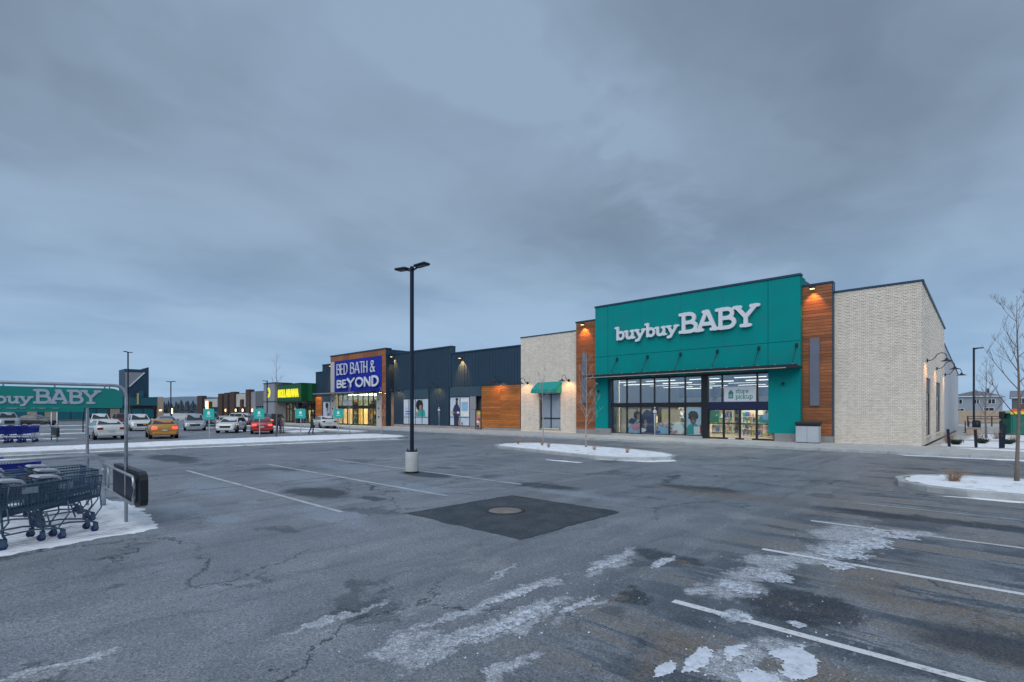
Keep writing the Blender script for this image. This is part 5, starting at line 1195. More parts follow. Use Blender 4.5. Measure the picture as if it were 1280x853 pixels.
part('bumper_panel', MB().prism(bp_, -.02, .10, 'y'), M['black'], cr)
ip = [(1.32, .47), (3.30, .47), (3.38, .53), (3.38, .90), (3.30, .96), (1.32, .96)]
part('bumper_inset', MB().prism(ip, -.045, -.021, 'y'), M['bumper'] if 'bumper' in M else mat('navy_black_panel', (.012, .018, .035), .5, .1, 3), cr)

def make_cart(label, metal, tyre, blue=False):
    t = thing('shopping_cart', label, 'shopping cart', (0, 0, 0))
    # local: nose towards +x, handle at x=0
    L, Wd = .86, .27
    def side(u, k): return None
    zt0, zt1, zb0, zb1 = .96, .99, .50, .62   # top/bottom at handle, nose
    def top(x): return zt0 + (zt1 - zt0) * x / L
    def bot(x): return zb0 + (zb1 - zb0) * x / L
    def wy(x, z): k = (z - .5) / .5; return (Wd - .05 * x / L) * (.82 + .18 * k)
    m_ = MB(); rr = .0052
    nxw, nzw = 20, 7
    for s in (-1, 1):
        for i in range(nxw):
            x = L * i / (nxw - 1); xb = x * .93 + .03
            m_.tube([(x, s * wy(x, 1), top(x)), (xb, s * wy(x, .5), bot(x))], rr, 4, False)
        for j in range(1, nzw):
            k = j / nzw; m_.tube([(0 + .03 * (1 - k), s * wy(0, .5 + .5 * k), zb0 + (zt0 - zb0) * k), (L * (.96 + .04 * k), s * wy(L, .5 + .5 * k), zb1 + (zt1 - zb1) * k)], rr, 4, False)
    for i in range(9):
        v = -1 + 2 * i / 8
        m_.tube([(L, v * wy(L, 1), zt1), (L * .96, v * wy(L, .5), zb1)], rr, 4, False)
        m_.tube([(.03, v * wy(0, .5), zb0), (L * .96, v * wy(L, .5), zb1)], rr, 4, False)
        m_.tube([(0.0, v * wy(0, 1), zt0 - .06), (.12, v * wy(0, .55), zb0 + .04)], rr, 4, False)
    for j in range(8):
        x = .05 + L * .9 * j / 7; m_.tube([(x, -wy(x, .5), bot(x)), (x, wy(x, .5), bot(x))], rr, 4, False)
        if j < 6: k = j / 6; m_.tube([(L * (.96 + .04 * k), -wy(L, .5 + .5 * k), zb1 + (zt1 - zb1) * k), (L * (.96 + .04 * k), wy(L, .5 + .5 * k), zb1 + (zt1 - zb1) * k)], rr, 4, False)
    part('basket', m_, metal, t)
    m_ = MB()
    m_.tube([(0, -wy(0, 1), zt0), (L, -wy(L, 1), zt1), (L, wy(L, 1), zt1), (0, wy(0, 1), zt0)], .013, 6)
    for s in (-1, 1): m_.tube([(L, s * wy(L, 1), zt1), (L * .97, s * wy(L, .5), zb1)], .012, 6)
    for s in (-1, 1): m_.add([(.0, s * wy(0, .5), .49), (L * .97, s * wy(L, .5), .61), (L * .97, s * wy(L, .5), .66), (.0, s * wy(0, .5), .555), (.0, s * wy(0, .5) * .95, .49), (L * .97, s * wy(L, .5) * .95, .61), (L * .97, s * wy(L, .5) * .95, .66), (.0, s * wy(0, .5) * .95, .555)], [(0, 1, 2, 3), (4, 5, 6, 7), (0, 1, 5, 4), (3, 2, 6, 7), (0, 3, 7, 4), (1, 2, 6, 5)])
    part('basket_rim', m_, metal, t)
    m_ = MB()
    for s in (-1, 1):
        m_.tube([(-.10, s * .25, 1.03), (-.02, s * .25, .98), (.0, s * .24, .52), (.02, s * .24, .22), (.05, s * .24, .16)], .018, 6)
        m_.tube([(.02, s * .24, .22), (.40, s * .22, .24), (.70, s * .19, .20), (.80, s * .17, .16)], .014, 6)
        m_.tube([(.55, s * .21, .50), (.62, s * .20, .24)], .012, 6)
        m_.tube([(L - .02, s * .2, .64), (.86, s * .19, .42), (.72, s * .19, .21)], .012, 6) if s else None
    m_.tube([(.10, -.22, .23), (.10, .22, .23)], .012, 6); m_.tube([(.70, -.19, .2), (.70, .19, .2)], .012, 6)
    part('chassis', m_, metal, t)
    part('handle', MB().tube([(-.10, -.26, 1.03), (-.10, .26, 1.03)], .018, 8), M['plastic'] if not blue else metal, t)
    part('child_seat', MB().prism([(-.02, 1.04), (.02, 1.065), (.26, 1.05), (.30, .99), (.27, .985), (.24, 1.02), (.02, 1.03)], -.21, .21, 'y'), M['cartgrey'] if not blue else metal, t)
    if not blue:
        pl = part('side_plate', MB().cbox(.24, .44, -wy(.3, .85) - .012, -wy(.3, .85) - .002, .83, .93, .003), M['cartplate'], t)
        part('side_plate', MB().cbox(.24, .44, wy(.3, .85) + .002, wy(.3, .85) + .012, .83, .93, .003), M['cartplate'], t)
    else:
      for q in (-1, 1): part('side_panel', MB().prism([(.03, .55), (L * .96, .65), (L * .98, .90), (.01, .88)], q * .222, q * .218, 'y'), metal, t)
      part('basket_bottom_pan', MB().prism([(.03, .50), (L * .96, .62), (L, .96), (L * .98, .96), (L * .94, .65), (.05, .53)], -.2, .2, 'y'), metal, t)
    for (x, s) in ((.05, 1), (.05, -1), (.80, 1), (.80, -1)):
        y = s * (.24 if x < .4 else .17)
        wh = part('wheel', MB().lathe([(.0, -.018), (.045, -.018), (.06, -.012), (.062, 0), (.06, .012), (.045, .018), (.0, .018)], (x - .03, y, .062), 14, 'y'), tyre, t)
        part('fork', MB().box(x - .045, x + .015, y - .026, y - .020, .05, .16).box(x - .045, x + .015, y + .020, y + .026, .05, .16).box(x - .045, x + .015, y - .026, y + .026, .15, .165), metal, wh)
    return t
M['cartplate'] = mat('worn_cart_plate', (.20, .25, .29), .5, .2, 8)
cart = make_cart('', M['cartmetal'], M['casternavy']); cartb = make_cart('', M['cartblue'], M['casternavy'], True)
A = math.atan2(.6, -.28)
GN = 'grey blue carts in the near corral'
placed = []
def put(src, x, y, rz, label, grp, first=[]):
    c = src if id(src) not in [id(q) for q in first] else copytree(src)
    if c is src: first.append(src)
    c.location = (x, y, 0); c.rotation_euler = (0, 0, rz); c['label'] = label; c['group'] = grp; placed.append((c, x, y)); return c
E0 = R(104)
put(cart, -11.36, .36, E0, 'front grey blue cart with its pale child seat flap showing', GN)
put(cart, -11.68, .83, R(102), 'front row grey blue cart whose nose is nearest the black bumper panel', GN)
put(cart, -11.15, -.38, R(100), 'grey blue cart cut by the left picture edge in the front row', GN)
for k, (x, y, r_, lb) in enumerate(((-12.9, .95, 97, 'grey blue cart in the middle row with its nose toward the rail end'), (-12.75, .2, 97, 'grey blue cart nested second in the middle row'))):
    put(cart, x, y, R(r_), lb, GN)
for k, (x, y, lb) in enumerate(((-13.95, .9, 'grey blue cart first in the row along the back rail'), (-13.85, .25, 'grey blue cart second in the row along the back rail'))):
    put(cart, x, y, R(95), lb, GN)
GB = 'royal blue carts in the near corral'
for k, (x, y, lb) in enumerate(((-15.75, .35, 'royal blue cart standing just behind the back rail, right one'), (-15.8, -.55, 'royal blue cart standing just behind the back rail, left one'))):
    c = put(cartb, x, y, R(92), lb, GB); c.scale = (1, 1, 1.08)
GF = 'royal blue carts in the far corral'
for k in range(7):
    put(cartb, -47.2 - (k % 2) * 1.0, 2.55 - (k // 2) * .62 + (k % 2) * .25, R(100 if k % 2 else 95), ('rightmost', 'second', 'third', 'fourth', 'fifth', 'sixth', 'leftmost')[k] + ' royal blue cart counted from the right in the far corral', GF)
fc = thing('cart_corral', 'far cart corral of thin pipe rails holding the royal blue carts', 'cart corral', (-49.2, 4.4, 0))
part('side_rail', MB().tube(rounded([(0, 0, 0), (0, 0, 1.1), (0, -5, 1.1)], .2), .035, 6), M['steel'], fc); part('side_rail', MB().tube(rounded([(3.2, 0, 0), (3.2, 0, .45), (3.2, -5, .45)], .1), .03, 6), M['steel'], fc)
part('bumper_panel', MB().cbox(.2, 3.3, -.05, .12, .35, 1.0, .05), M['black'], fc)
for dx_ in (0., 3.2):
    part('post', MB().tube([(dx_, .0, 0), (dx_, .0, 2.1)], .035, 6), M['steel'], fc)
# green marked posts for store pickup bays
for k, (x, y, z, lb) in enumerate(((-39.3, 11.6, 0, 'leftmost teal square pickup sign, in front of the white hatchback'), (-38.9, 14.75, 0, 'second teal pickup sign from the left, in front of the red sedan'), (-38.5, 17.6, 0, 'third teal pickup sign from the left, in front of the dollar shop doors'), (-38.0, 20.4, 0, 'rightmost teal pickup sign, in front of the white sedan at the curb'))):
    o = thing('bay_sign', lb, 'parking sign', (x, y, .13), R(43), 'teal pickup bay signs on the snowy median')
    part('post', MB().tube([(0, 0, 0), (0, 0, 2.15)], .04, 6), M['steel'], o)
    part('board', MB().cbox(-.38, .38, -.075, -.045, 1.40, 2.12, .01), M['tealpost'] if 'tealpost' in M else M.setdefault('tealpost', mat('bright_teal_sign', (.004, .36, .30), .5, .03, 1)), o)
    part('bag_icon', MB().prism([(-.09, 1.72), (.09, 1.72), (.09, 1.90), (0, 1.97), (-.09, 1.90)], -.08, -.076, 'y'), M['white'], o)
    part('sign_text_line', MB().box(-.16, .16, -.08, -.076, 1.60, 1.635), M['white'], o)
# disabled parking sign at the kerb and others
def postsign(x, y, label, plate='white', zb=1.7, h=.5, w_=.4, post='steel', icon=None):
    o = thing('sign_post', label, 'sign', (x, y, .15), R(30))
    part('post', MB().tube([(0, 0, 0), (0, 0, zb + h)], .03, 6), M[post], o); b = part('plate', MB().cbox(-w_ / 2, w_ / 2, -.06, -.035, zb, zb + h, .006), M[plate], o)
    if icon:
        part('icon', MB().lathe([(.05, 0), (.05, -.004), (0, -.004)], (0, -.061, zb + h * .78), 10, 'y').prism([(-.03, zb + h * .62), (.03, zb + h * .62), (.05, zb + h * .4), (.12, zb + h * .36), (.15, zb + h * .12), (.09, zb + h * .12), (.07, zb + h * .28), (-.03, zb + h * .3)], -.068, -.062, 'y').lathe([(.13, 0), (.13, -.004), (.10, -.004), (.10, 0)], (-.01, -.0615, zb + h * .28), 16, 'y'), M[icon], b)
    return o
postsign(-18.3, 34.6, 'accessible parking sign on a white post in front of the shop windows', 'black', 1.75, .55, .45, 'white', 'white')
postsign(-43.9, 35.2, 'thin post sign beside the two bay home store window', 'black', 1.9, .5, .4, 'steel', 'white')
postsign(-71.5, 31.9, 'accessible parking sign in front of the portrait window', 'black', 2.0, .55, .5, 'steel', 'white')
# ================================================================== BIN, BOLLARDS, RACK, CABINET
bn = thing('litter_bin', 'pale grey double litter bin with black lid against the right cedar strip', 'litter bin', (-8.55, 35.55, .15))
for s in (0, 1): part('bin_side', MB().cbox(-.62 + s * .625, -.005 + s * .625, -.32, .32, .04, 1.02, .015), M['binside'] if 'binside' in M else M.setdefault('binside', mat('pale_grey_enamel', (.42, .45, .48), .45, .05, 2)), bn)
part('lid', MB().cbox(-.66, .66, -.36, .36, 1.10, 1.30, .05), M['plastic'], bn); part('lid_opening', MB().box(-.60, .60, -.30, .30, 1.02, 1.10), M['plastic'], bn); part('plinth', MB().box(-.58, .58, -.28, .28, 0, .04), M['plastic'], bn)
for k, (x, y, lean, lb) in enumerate(((-2.05, 37.7, -4, 'leftmost black bollard beside the brick corner'), (-.95, 38.0, -2, 'second black bollard from the brick corner'), (.02, 38.3, 0, 'short black bollard touching the taller one'), (.12, 38.35, 3, 'rightmost taller black bollard behind the bare tree'), (1.6, 38.4, 0, 'black bollard past the right edge of the bed'))):
    o = thing('bollard', lb, 'bollard', (x, y, .12), 0, 'black bollards beside the snowy bed'); o.rotation_euler = (0, R(lean), 0)
    h_ = .95 if k != 3 else 1.25; h_ = .8 if k == 2 else h_
    part('shaft', MB().cbox(-.065, .065, -.065, .065, 0, h_, .01), M['polenavy'], o); part('cap', MB().cbox(-.075, .075, -.075, .075, h_, h_ + .03, .008), M['polenavy'], o)
br_ = thing('bike_rack', 'dark looped bike rack by the far end of the side wall', 'bike rack', (-2.3, 62.5, .1))
for k in range(3):
    pts = [(0.25 * k, math.cos(t) * .35 + .0, .55 + math.sin(t) * .5) for t in [R(a) for a in range(-60, 241, 25)]]; part('loop', MB().tube(pts, .04, 6), M['polenavy'], br_)
part('rack_foot', MB().box(-.1, .6, -.3, .3, 0, .06), M['polenavy'], br_)
o = thing('litter_bin', 'small black litter bin beside the bike rack', 'litter bin', (-1.55, 63.2, .1)); part('body', MB().lathe([(.25, 0), (.3, .1), (.3, .9), (.26, 1.0)], n=14), M['polenavy'], o); part('lid', MB().lathe([(.28, 1.0), (.2, 1.12), (0, 1.16)], n=14), M['black'], o)
o = thing('planter_block', 'tan concrete block at the foot of the right lamp post', 'concrete block', (-1.6, 57.0, .1)); part('block', MB().cbox(-.45, .45, -.4, .4, 0, .55, .04), M['beige'], o); part('cap', MB().cbox(-.48, .48, -.43, .43, .552, .62, .02), M['beige'], o)
uc = thing('utility_cabinet', 'large dark green utility cabinet with orange and yellow tape along its top', 'utility cabinet', (2.4, 60, .1), R(20))
part('body', MB().cbox(-2.2, 2.2, -.9, .9, .05, 1.72, .03), M['util'], uc); part('roof_lid', MB().cbox(-2.26, 2.26, -.96, .96, 1.725, 1.82, .03), M['util'], uc)
for k in range(4): d = part('door', MB().cbox(-2.1 + k * 1.06, -1.08 + k * 1.06, -.93, -.90, .12, 1.62, .008), M['util'], uc); part('handle', MB().box(-1.25 + k * 1.06, -1.2 + k * 1.06, -.97, -.931, .8, 1.0), M['black'], d)
M['tape_o'] = mat('orange_tape', (.75, .10, .02), .5, .05, 2); M['tape_y'] = mat('yellow_green_tape', (.62, .62, .03), .5, .05, 2)
for k in range(6):
    part('orange_tape', MB().box(-2.2 + k * .62, -1.66 + k * .62, -.955, -.935, 1.9 + .02 * (k % 3), 2.16), M['tape_o'], uc); part('yellow_tape', MB().box(-2.25 + k * .66, -1.75 + k * .66, -.975, -.957, 1.72, 1.93 + .03 * (k % 2)), M['tape_y'], uc)
part('warning_label', MB().box(-1.0, -.8, -.94, -.931, 1.35, 1.55), M['white'], uc); part('cabinet_end', MB().cbox(-2.55, -2.25, -.15, .25, 1.35, 1.95, .04), M['plastic'], uc); part('end_stand', MB().box(-2.55, -2.4, 0, .15, 0, 1.2), M['plastic'], uc)

# ================================================================== CARS
def loft(mb, secs, sm=True, caps=True):
    n = len(secs[0]); b = len(mb.v)
    for s in secs: mb.v += [tuple(p) for p in s]
    for i in range(len(secs) - 1):
        for k in range(n):
            k2 = (k + 1) % n; mb.f.append((b + i * n + k, b + i * n + k2, b + (i + 1) * n + k2, b + (i + 1) * n + k)); mb.m.append(0); mb.smooth.append(sm)
    if caps:
        mb.f.append(tuple(b + k for k in range(n))[::-1]); mb.f.append(tuple(b + (len(secs) - 1) * n + k for k in range(n))); mb.m += [0, 0]; mb.smooth += [False, False]
KIND = {
 #        L     W    belt profile [(x, z)] rear->front                                       greenhouse: rear base, roof rear, roof front, ws base, roof z
 'sedan': (4.85, .92, [(-2.42, .70), (-2.38, .98), (-2.1, 1.06), (-1.5, 1.06), (0, .98), (1.0, .98), (1.9, .86), (2.3, .72), (2.42, .52)], (-1.85, -1.05, .20, 1.15, 1.47)),
 'hatch': (4.3, .90, [(-2.12, .60), (-2.10, .95), (-1.95, 1.02), (-1.2, 1.04), (0, .98), (1.0, 1.00), (1.75, .92), (2.05, .76), (2.14, .52)], (-2.02, -1.6, .15, 1.10, 1.50)),
 'suv': (4.7, .95, [(-2.32, .62), (-2.30, 1.05), (-2.1, 1.12), (-1.2, 1.12), (0, 1.08), (1.0, 1.12), (1.9, 1.04), (2.25, .84), (2.35, .55)], (-2.22, -1.95, .2, 1.05, 1.74)),
 'van': (5.0, .98, [(-2.48, .6), (-2.46, 1.08), (-2.3, 1.14), (-1.2, 1.14), (0, 1.1), (1.3, 1.06), (2.1, .95), (2.4, .78), (2.5, .52)], (-2.42, -2.2, .5, 1.55, 1.76)),
 'pickup': (5.6, .99, [(-2.78, .7), (-2.76, 1.16), (-2.6, 1.18), (-.7, 1.18), (0, 1.14), (1.1, 1.18), (2.3, 1.12), (2.7, .98), (2.8, .6)], (-.75, -.55, .5, 1.2, 1.86)),
}
def car(kind, label, loc, rz, paint, tail=False, name=None, group='cars in the car park'):
    L, Wd, belt, (gr, rr_, rf, wb, zr) = KIND[kind]
    nm = {'sedan': 'parked_car', 'hatch': 'parked_car', 'suv': 'parked_car', 'van': 'minivan', 'pickup': 'pickup_truck'}[kind] if not name else name
    t = thing(nm, label, {'van': 'minivan', 'pickup': 'pickup truck'}.get(kind, 'car'), (*loc, 0), rz, group)
    x0, x1 = belt[0][0], belt[-1][0]; secs = []
    for (x, z) in belt:
        e = min(1, (min(x - x0, x1 - x) / .45)); e = max(0, e); wv = Wd * (.86 + .14 * math.sin(e * math.pi / 2)); zb = .24 + .14 * (1 - e)
        zm = zb + (z - zb) * .5
        h = [(0, zb), (wv * .88, zb), (wv * .97, zb + .10), (wv, zm), (wv * .985, z - .12), (wv * .93, z - .02), (wv * .7, z + .02), (0, z + .04)]
        secs.append([(x, a, b) for a, b in h] + [(x, -a, b) for a, b in h[-2:0:-1]])
    mb = MB(); loft(mb, secs); part('body', mb, paint, t)
    # greenhouse in body colour with glass set on it
    def belt_z(x):
        for (a, za), (b, zb_) in zip(belt[:-1], belt[1:]):
            if a <= x <= b: return za + (zb_ - za) * (x - a) / (b - a)
        return belt[-1][1]
    yb, yt = Wd * .90, Wd * .70; B = [(gr, belt_z(gr) - .02), (rr_, belt_z(rr_) - .02), (rf, belt_z(rf) - .02), (wb, belt_z(wb) - .02)]
    zts = [B[0][1] + .02, zr - .05, zr - .04, B[3][1] + .02]; secs = []
    xs_ = [(gr, 0), (rr_ - .08, .9), (rr_ + .12, 1), ((rr_ + rf) / 2, 1.02), (rf - .1, 1), (rf + .1, .93), (wb, 0)]
    for x, k in xs_:
        zb_ = belt_z(x) - .03; z = zb_ + .03 + (zr - .05 - zb_) * k; w2 = yb + (yt - yb) * min(1, k)
        secs.append([(x, -yb, zb_), (x, -w2 * 1.0, z - .03 * k), (x, -w2 * .90, z + .015 * k), (x, 0, z + .045 * k), (x, w2 * .90, z + .015 * k), (x, w2, z - .03 * k), (x, yb, zb_)])
    mb = MB(); loft(mb, secs, False); part('roof', mb, paint, t)
    def gl(name_, pts):
        p = [Vector(q) for q in pts]; n_ = (p[1] - p[0]).cross(p[2] - p[0]).normalized(); c_ = sum(p, Vector()) / len(p)
        if n_.dot(c_ - Vector((0, 0, .9))) < 0: n_ = -n_
        v = [q + n_ * .018 for q in p] + [q - n_ * .01 for q in p]; k = len(p)
        m_ = MB(); m_.add(v, [tuple(range(k)), tuple(range(k, 2 * k))] + [(i, (i + 1) % k, k + (i + 1) % k, k + i) for i in range(k)]); return part(name_, m_, M['carglass'], t)
    za = zr - .07; zg = belt_z(wb) + .05; zg2 = belt_z(gr) + .05
    fr = .05
    def lerp(a, b, t_): return a + (b - a) * t_
    gl('windshield', [(lerp(wb, rf + .1, .08), -yb * .88, lerp(belt_z(wb), za, .08)), (lerp(wb, rf + .1, .08), yb * .88, lerp(belt_z(wb), za, .08)), (lerp(wb, rf + .1, .93), yt * .90, lerp(belt_z(wb), za, .93)), (lerp(wb, rf + .1, .93), -yt * .90, lerp(belt_z(wb), za, .93))])
    gl('rear_window', [(lerp(gr, rr_ - .08, .12), -yb * .86, lerp(belt_z(gr), za, .12)), (lerp(gr, rr_ - .08, .12), yb * .86, lerp(belt_z(gr), za, .12)), (lerp(gr, rr_ - .08, .93), yt * .86, lerp(belt_z(gr), za, .93)), (lerp(gr, rr_ - .08, .93), -yt * .86, lerp(belt_z(gr), za, .93))])
    cuts = [gr + .22, (rr_ + rf) / 2 - (.1 if kind != 'van' else .6), rf + .15 if kind != 'van' else rf - .2, wb - .12]
    if kind == 'pickup': cuts = [gr + .08, (gr + wb) / 2 - .1, wb - .15]
    for s in (-1, 1):
        for a, b in zip(cuts[:-1], cuts[1:]):
            a, b = a + .035, b - .035
            def tz(x):
                if x < rr_: return lerp(belt_z(gr), za, (x - gr) / (rr_ - gr + 1e-6))
                if x > rf + .1: return lerp(belt_z(wb), za, (wb - x) / (wb - rf - .1))
                return za
            def P_(x, k):
                zb_ = belt_z(x) + .02; zt = max(zb_ + .01, min(tz(x), za) - .02); z = lerp(zb_, zt, k); f = (z - belt_z(x)) / (za - belt_z(x)); return (x, s * lerp(yb, yt, max(0, min(1, f))), z)
            pts = [P_(a, 0), P_(b, 0), P_(b, 1)] + ([P_(max(a, min(b, rf)), 1)] if a < rf < b else []) + ([P_(max(a, min(b, rr_)), 1)] if a < rr_ < b else []) + [P_(a, 1)]
            gl('side_window', pts)
        part('mirror', MB().cbox(wb - .35, wb - .2, s * Wd - (.0 if s > 0 else .2), s * Wd + (.2 if s > 0 else .0), belt_z(wb) + .0, belt_z(wb) + .14, .02), paint, t)
        hl = part('headlight', MB().cbox(x1 - .28, x1 - .02, s * Wd * .62 - .16, s * Wd * .62 + .16, belt[-2][1] - .14, belt[-2][1] - .01, .03), M['headl'], t)
        part('tail_light', MB().cbox(x0 - .015, x0 + .25, s * Wd * .70 - .17, s * Wd * .70 + .17, belt[1][1] - .24, belt[1][1] - .07, .02), M['tail_on'] if tail else M['tail_off'], t)
        part('door_seam', MB().box((rr_ + rf) / 2 - .1, (rr_ + rf) / 2 - .085, s * (Wd + .001) - .003, s * (Wd + .001) + .003, .38, belt_z(0) - .14), M['black'], t)
        for xw in (-L * .30, L * .31):
            part('wheel_arch', MB().lathe([(.40, 0), (.40, s * .012), (.0, s * .012)], (xw, s * Wd * .985, .36), 20, 'y'), M['black'], t)
            wh = part('wheel', MB().lathe([(.20, s * -.2), (.31, s * -.19), (.335, s * -.12), (.335, s * .0), (.31, s * .03), (.22, s * .032)], (xw, s * Wd * .985, .335), 20, 'y'), M['tyre'], t)
            m_ = MB(); m_.lathe([(.225, s * .025), (.21, s * .04), (.19, s * .02), (.05, s * .03), (0, s * .035)], (xw, s * Wd * .985, .335), 14, 'y')
            part('rim', m_, M['rim'], wh)
    part('bumper', MB().cbox(x1 - .25, x1 + .03, -Wd * .80, Wd * .80, .26, .46, .04), paint if kind != 'pickup' else M['rim'], t); part('bumper', MB().cbox(x0 - .04, x0 + .2, -Wd * .82, Wd * .82, .30, .52, .04), M['plastic'] if kind != 'sedan' else paint, t)
    part('grille', MB().cbox(x1 - .14, x1 + .015, -.45, .45, .50, belt[-2][1] - .06, .02), M['plastic'], t)
    part('number_plate', MB().box(x0 - .05, x0 - .035, -.16, .16, .60 if kind == 'sedan' else .56, .72 if kind == 'sedan' else .68), M['plate'], t)
    return t
def paint(n, c, metal=.1): return mat(n, c, .28, .05, 1, coat=.8, metal=metal)
P = dict(white=paint('white_car_paint', (.60, .61, .60)), taxi=paint('taxi_yellow_paint', (.44, .20, .025)), red=paint('dark_red_car_paint', (.30, .018, .014)), grey=paint('grey_car_paint', (.13, .15, .18), .4), silver=paint('silver_car_paint', (.36, .40, .44), .4), black=paint('black_car_paint', (.02, .022, .028)), blue=paint('dark_blue_car_paint', (.015, .03, .10)), tan=paint('beige_car_paint', (.40, .35, .28)), maroon=paint('maroon_car_paint', (.12, .012, .03)))
PI = math.pi
car('sedan', 'white sedan seen from behind with red tail lamps, left of the dark lamp post', (-49.2, 7.45), PI, P['white'])
car('sedan', 'yellow taxi sedan with lit red tail lamps driving away past the parked cars', (-47.8, 10.75), R(172), P['taxi'], True, 'taxi')
car('hatch', 'white hatchback facing the camera beside the red sedan', (-54.3, 18.0), R(-34), P['white'])
car('sedan', 'dark red sedan with brake lamps lit beside two people', (-50.4, 19.3), R(160), P['red'], True)
car('sedan', 'white sedan parked at the kerb in front of the home store entrance', (-59.2, 29.9), R(168), P['white'], False)
car('pickup', 'silver pickup truck facing the camera behind the royal blue carts', (-90, 3.9), R(2), P['silver'])
car('sedan', 'low black sedan beside the silver pickup', (-99, 7.2), R(50), P['black'])
car('suv', 'white sport utility car with dark grille facing the camera behind the lamp post', (-66.5, 12.9), R(-4), P['white'])
car('suv', 'small white car half hidden behind the near sign post', (-76, 11.0), R(-5), P['white'])
car('sedan', 'grey blue sedan between the white utility car and silver minivan', (-70.5, 16.3), R(-6), P['grey'])
car('van', 'silver minivan facing the camera behind the yellow taxi', (-63.5, 17.3), R(-14), P['silver'])
car('sedan', 'dark sedan with pale roof right of the silver minivan', (-68, 21.8), R(-10), P['tan'])
car('pickup', 'brown grey pickup tailgate right of the silver minivan', (-80, 23.8), R(170), P['grey'])
car('suv', 'white car with black windows behind the white hatchback', (-78, 27.5), R(20), P['white'])
car('sedan', 'white sedan at the back of the car park in front of the cream fascia', (-83, 31.2 - 1.2), R(25), P['white'])
car('suv', 'dark blue car left of the red sedan, farther back', (-74, 28.0), R(175), P['blue'])
car('suv', 'black car with red tail lamp just above the red sedan roof', (-69.5, 28.0), R(172), P['black'], True)
car('suv', 'maroon car just behind the white utility car by the lamp post', (-83, 14.2), R(175), P['maroon'])

# ================================================================== PEOPLE
def person(label, loc, rz, top='coat', legs='jeans', stride=.12, h=1.74, hood=False):
    t = thing('person', label, 'person', (*loc, 0), rz)
    k = h / 1.74
    J = {'pel': (0, 0, .93), 'wst': (0, 0, 1.08), 'chs': (0, .0, 1.30), 'nck': (0, .0, 1.47), 'hd': (0, .02, 1.56), 'top': (0, .02, 1.70),
         'hl': (.10, 0, .88), 'kl': (.11, stride, .50), 'al': (.11, stride * .6, .09), 'tl': (.12, stride * .6 + .16, .04),
         'hr': (-.10, 0, .88), 'kr': (-.11, -stride * .4, .49), 'ar': (-.11, -stride * 1.8, .10), 'tr': (-.12, -stride * 1.8 + .16, .04),
         'sl': (.18, 0, 1.41), 'el': (.24, -.04, 1.14), 'wl': (.23, .12, .94), 'ml': (.22, .18, .88),
         'sr': (-.18, 0, 1.41), 'er': (-.24, -.02, 1.14), 'wr': (-.23, .14, .95), 'mr': (-.22, .2, .89)}
    Rr = dict(pel=.15, wst=.14, chs=.165, nck=.065, hd=.095, top=.085, hl=.10, kl=.07, al=.045, tl=.04, hr=.10, kr=.07, ar=.045, tr=.04, sl=.085, el=.055, wl=.04, ml=.04, sr=.085, er=.055, wr=.04, mr=.04)
    ks = list(J); idx = {q: i for i, q in enumerate(ks)}
    E_ = [('pel', 'wst'), ('wst', 'chs'), ('chs', 'nck'), ('nck', 'hd'), ('hd', 'top'), ('pel', 'hl'), ('hl', 'kl'), ('kl', 'al'), ('al', 'tl'), ('pel', 'hr'), ('hr', 'kr'), ('kr', 'ar'), ('ar', 'tr'), ('chs', 'sl'), ('sl', 'el'), ('el', 'wl'), ('wl', 'ml'), ('chs', 'sr'), ('sr', 'er'), ('er', 'wr'), ('wr', 'mr')]
    me = bpy.data.meshes.new('body'); me.from_pydata([tuple(c * k for c in J[q]) for q in ks], [(idx[a], idx[b]) for a, b in E_], [])
    o = link('body', me, t)
    md = o.modifiers.new('skin', 'SKIN'); sv = me.skin_vertices[0].data
    for q in ks: sv[idx[q]].radius = (Rr[q] * k, Rr[q] * k * .85)
    sv[0].use_root = True
    ss = o.modifiers.new('sub', 'SUBSURF'); ss.levels = 1; ss.render_levels = 1
    dg = bpy.context.evaluated_depsgraph_get(); ev = o.evaluated_get(dg); m2 = bpy.data.meshes.new_from_object(ev)
    o.modifiers.clear(); o.data = m2; m2.materials.clear()
    for m_ in (M['skin'], M[top], M[legs], M['tyre']): m2.materials.append(m_)
    for p in m2.polygons:
        z = p.center.z / k; x = abs(p.center.x / k)
        p.material_index = 3 if z < .10 else 2 if z < .90 and x < .2 and not (z > .8 and x > .19) else 0 if (z > 1.47 or (x > .19 and z < .93)) else 1; p.use_smooth = True
    part('hair', MB().lathe([(.0, 1.765 * k), (.06 * k, 1.75 * k), (.10 * k, 1.69 * k), (.105 * k, 1.62 * k), (.085 * k, 1.55 * k)], (0, -.01, 0), 10), M['hair'], t)
    part('nose', MB().lathe([(.0, 1.60 * k), (.016, 1.585 * k), (.0, 1.62 * k)], (0, .115 * k, 0), 6), M['skin'], t)
    for s in (-1, 1): part('ear', MB().cbox(s * .095 - .012, s * .095 + .012, .0, .04, 1.56 * k, 1.63 * k, .006), M['skin'], t)
    return t
person('person in olive jacket and dark trousers walking toward the home store', (-44.9, 21.5), R(-30), 'coatgreen', 'jeans', .16)
person('person in dark jacket standing right behind the red sedan', (-48.9, 20.25), R(60), 'coat', 'jeans', .04)
person('person in pale pink coat bending beside the red sedan, next to the dark jacket', (-49.3, 20.75), R(200), 'pink', 'pink', .05, 1.6)

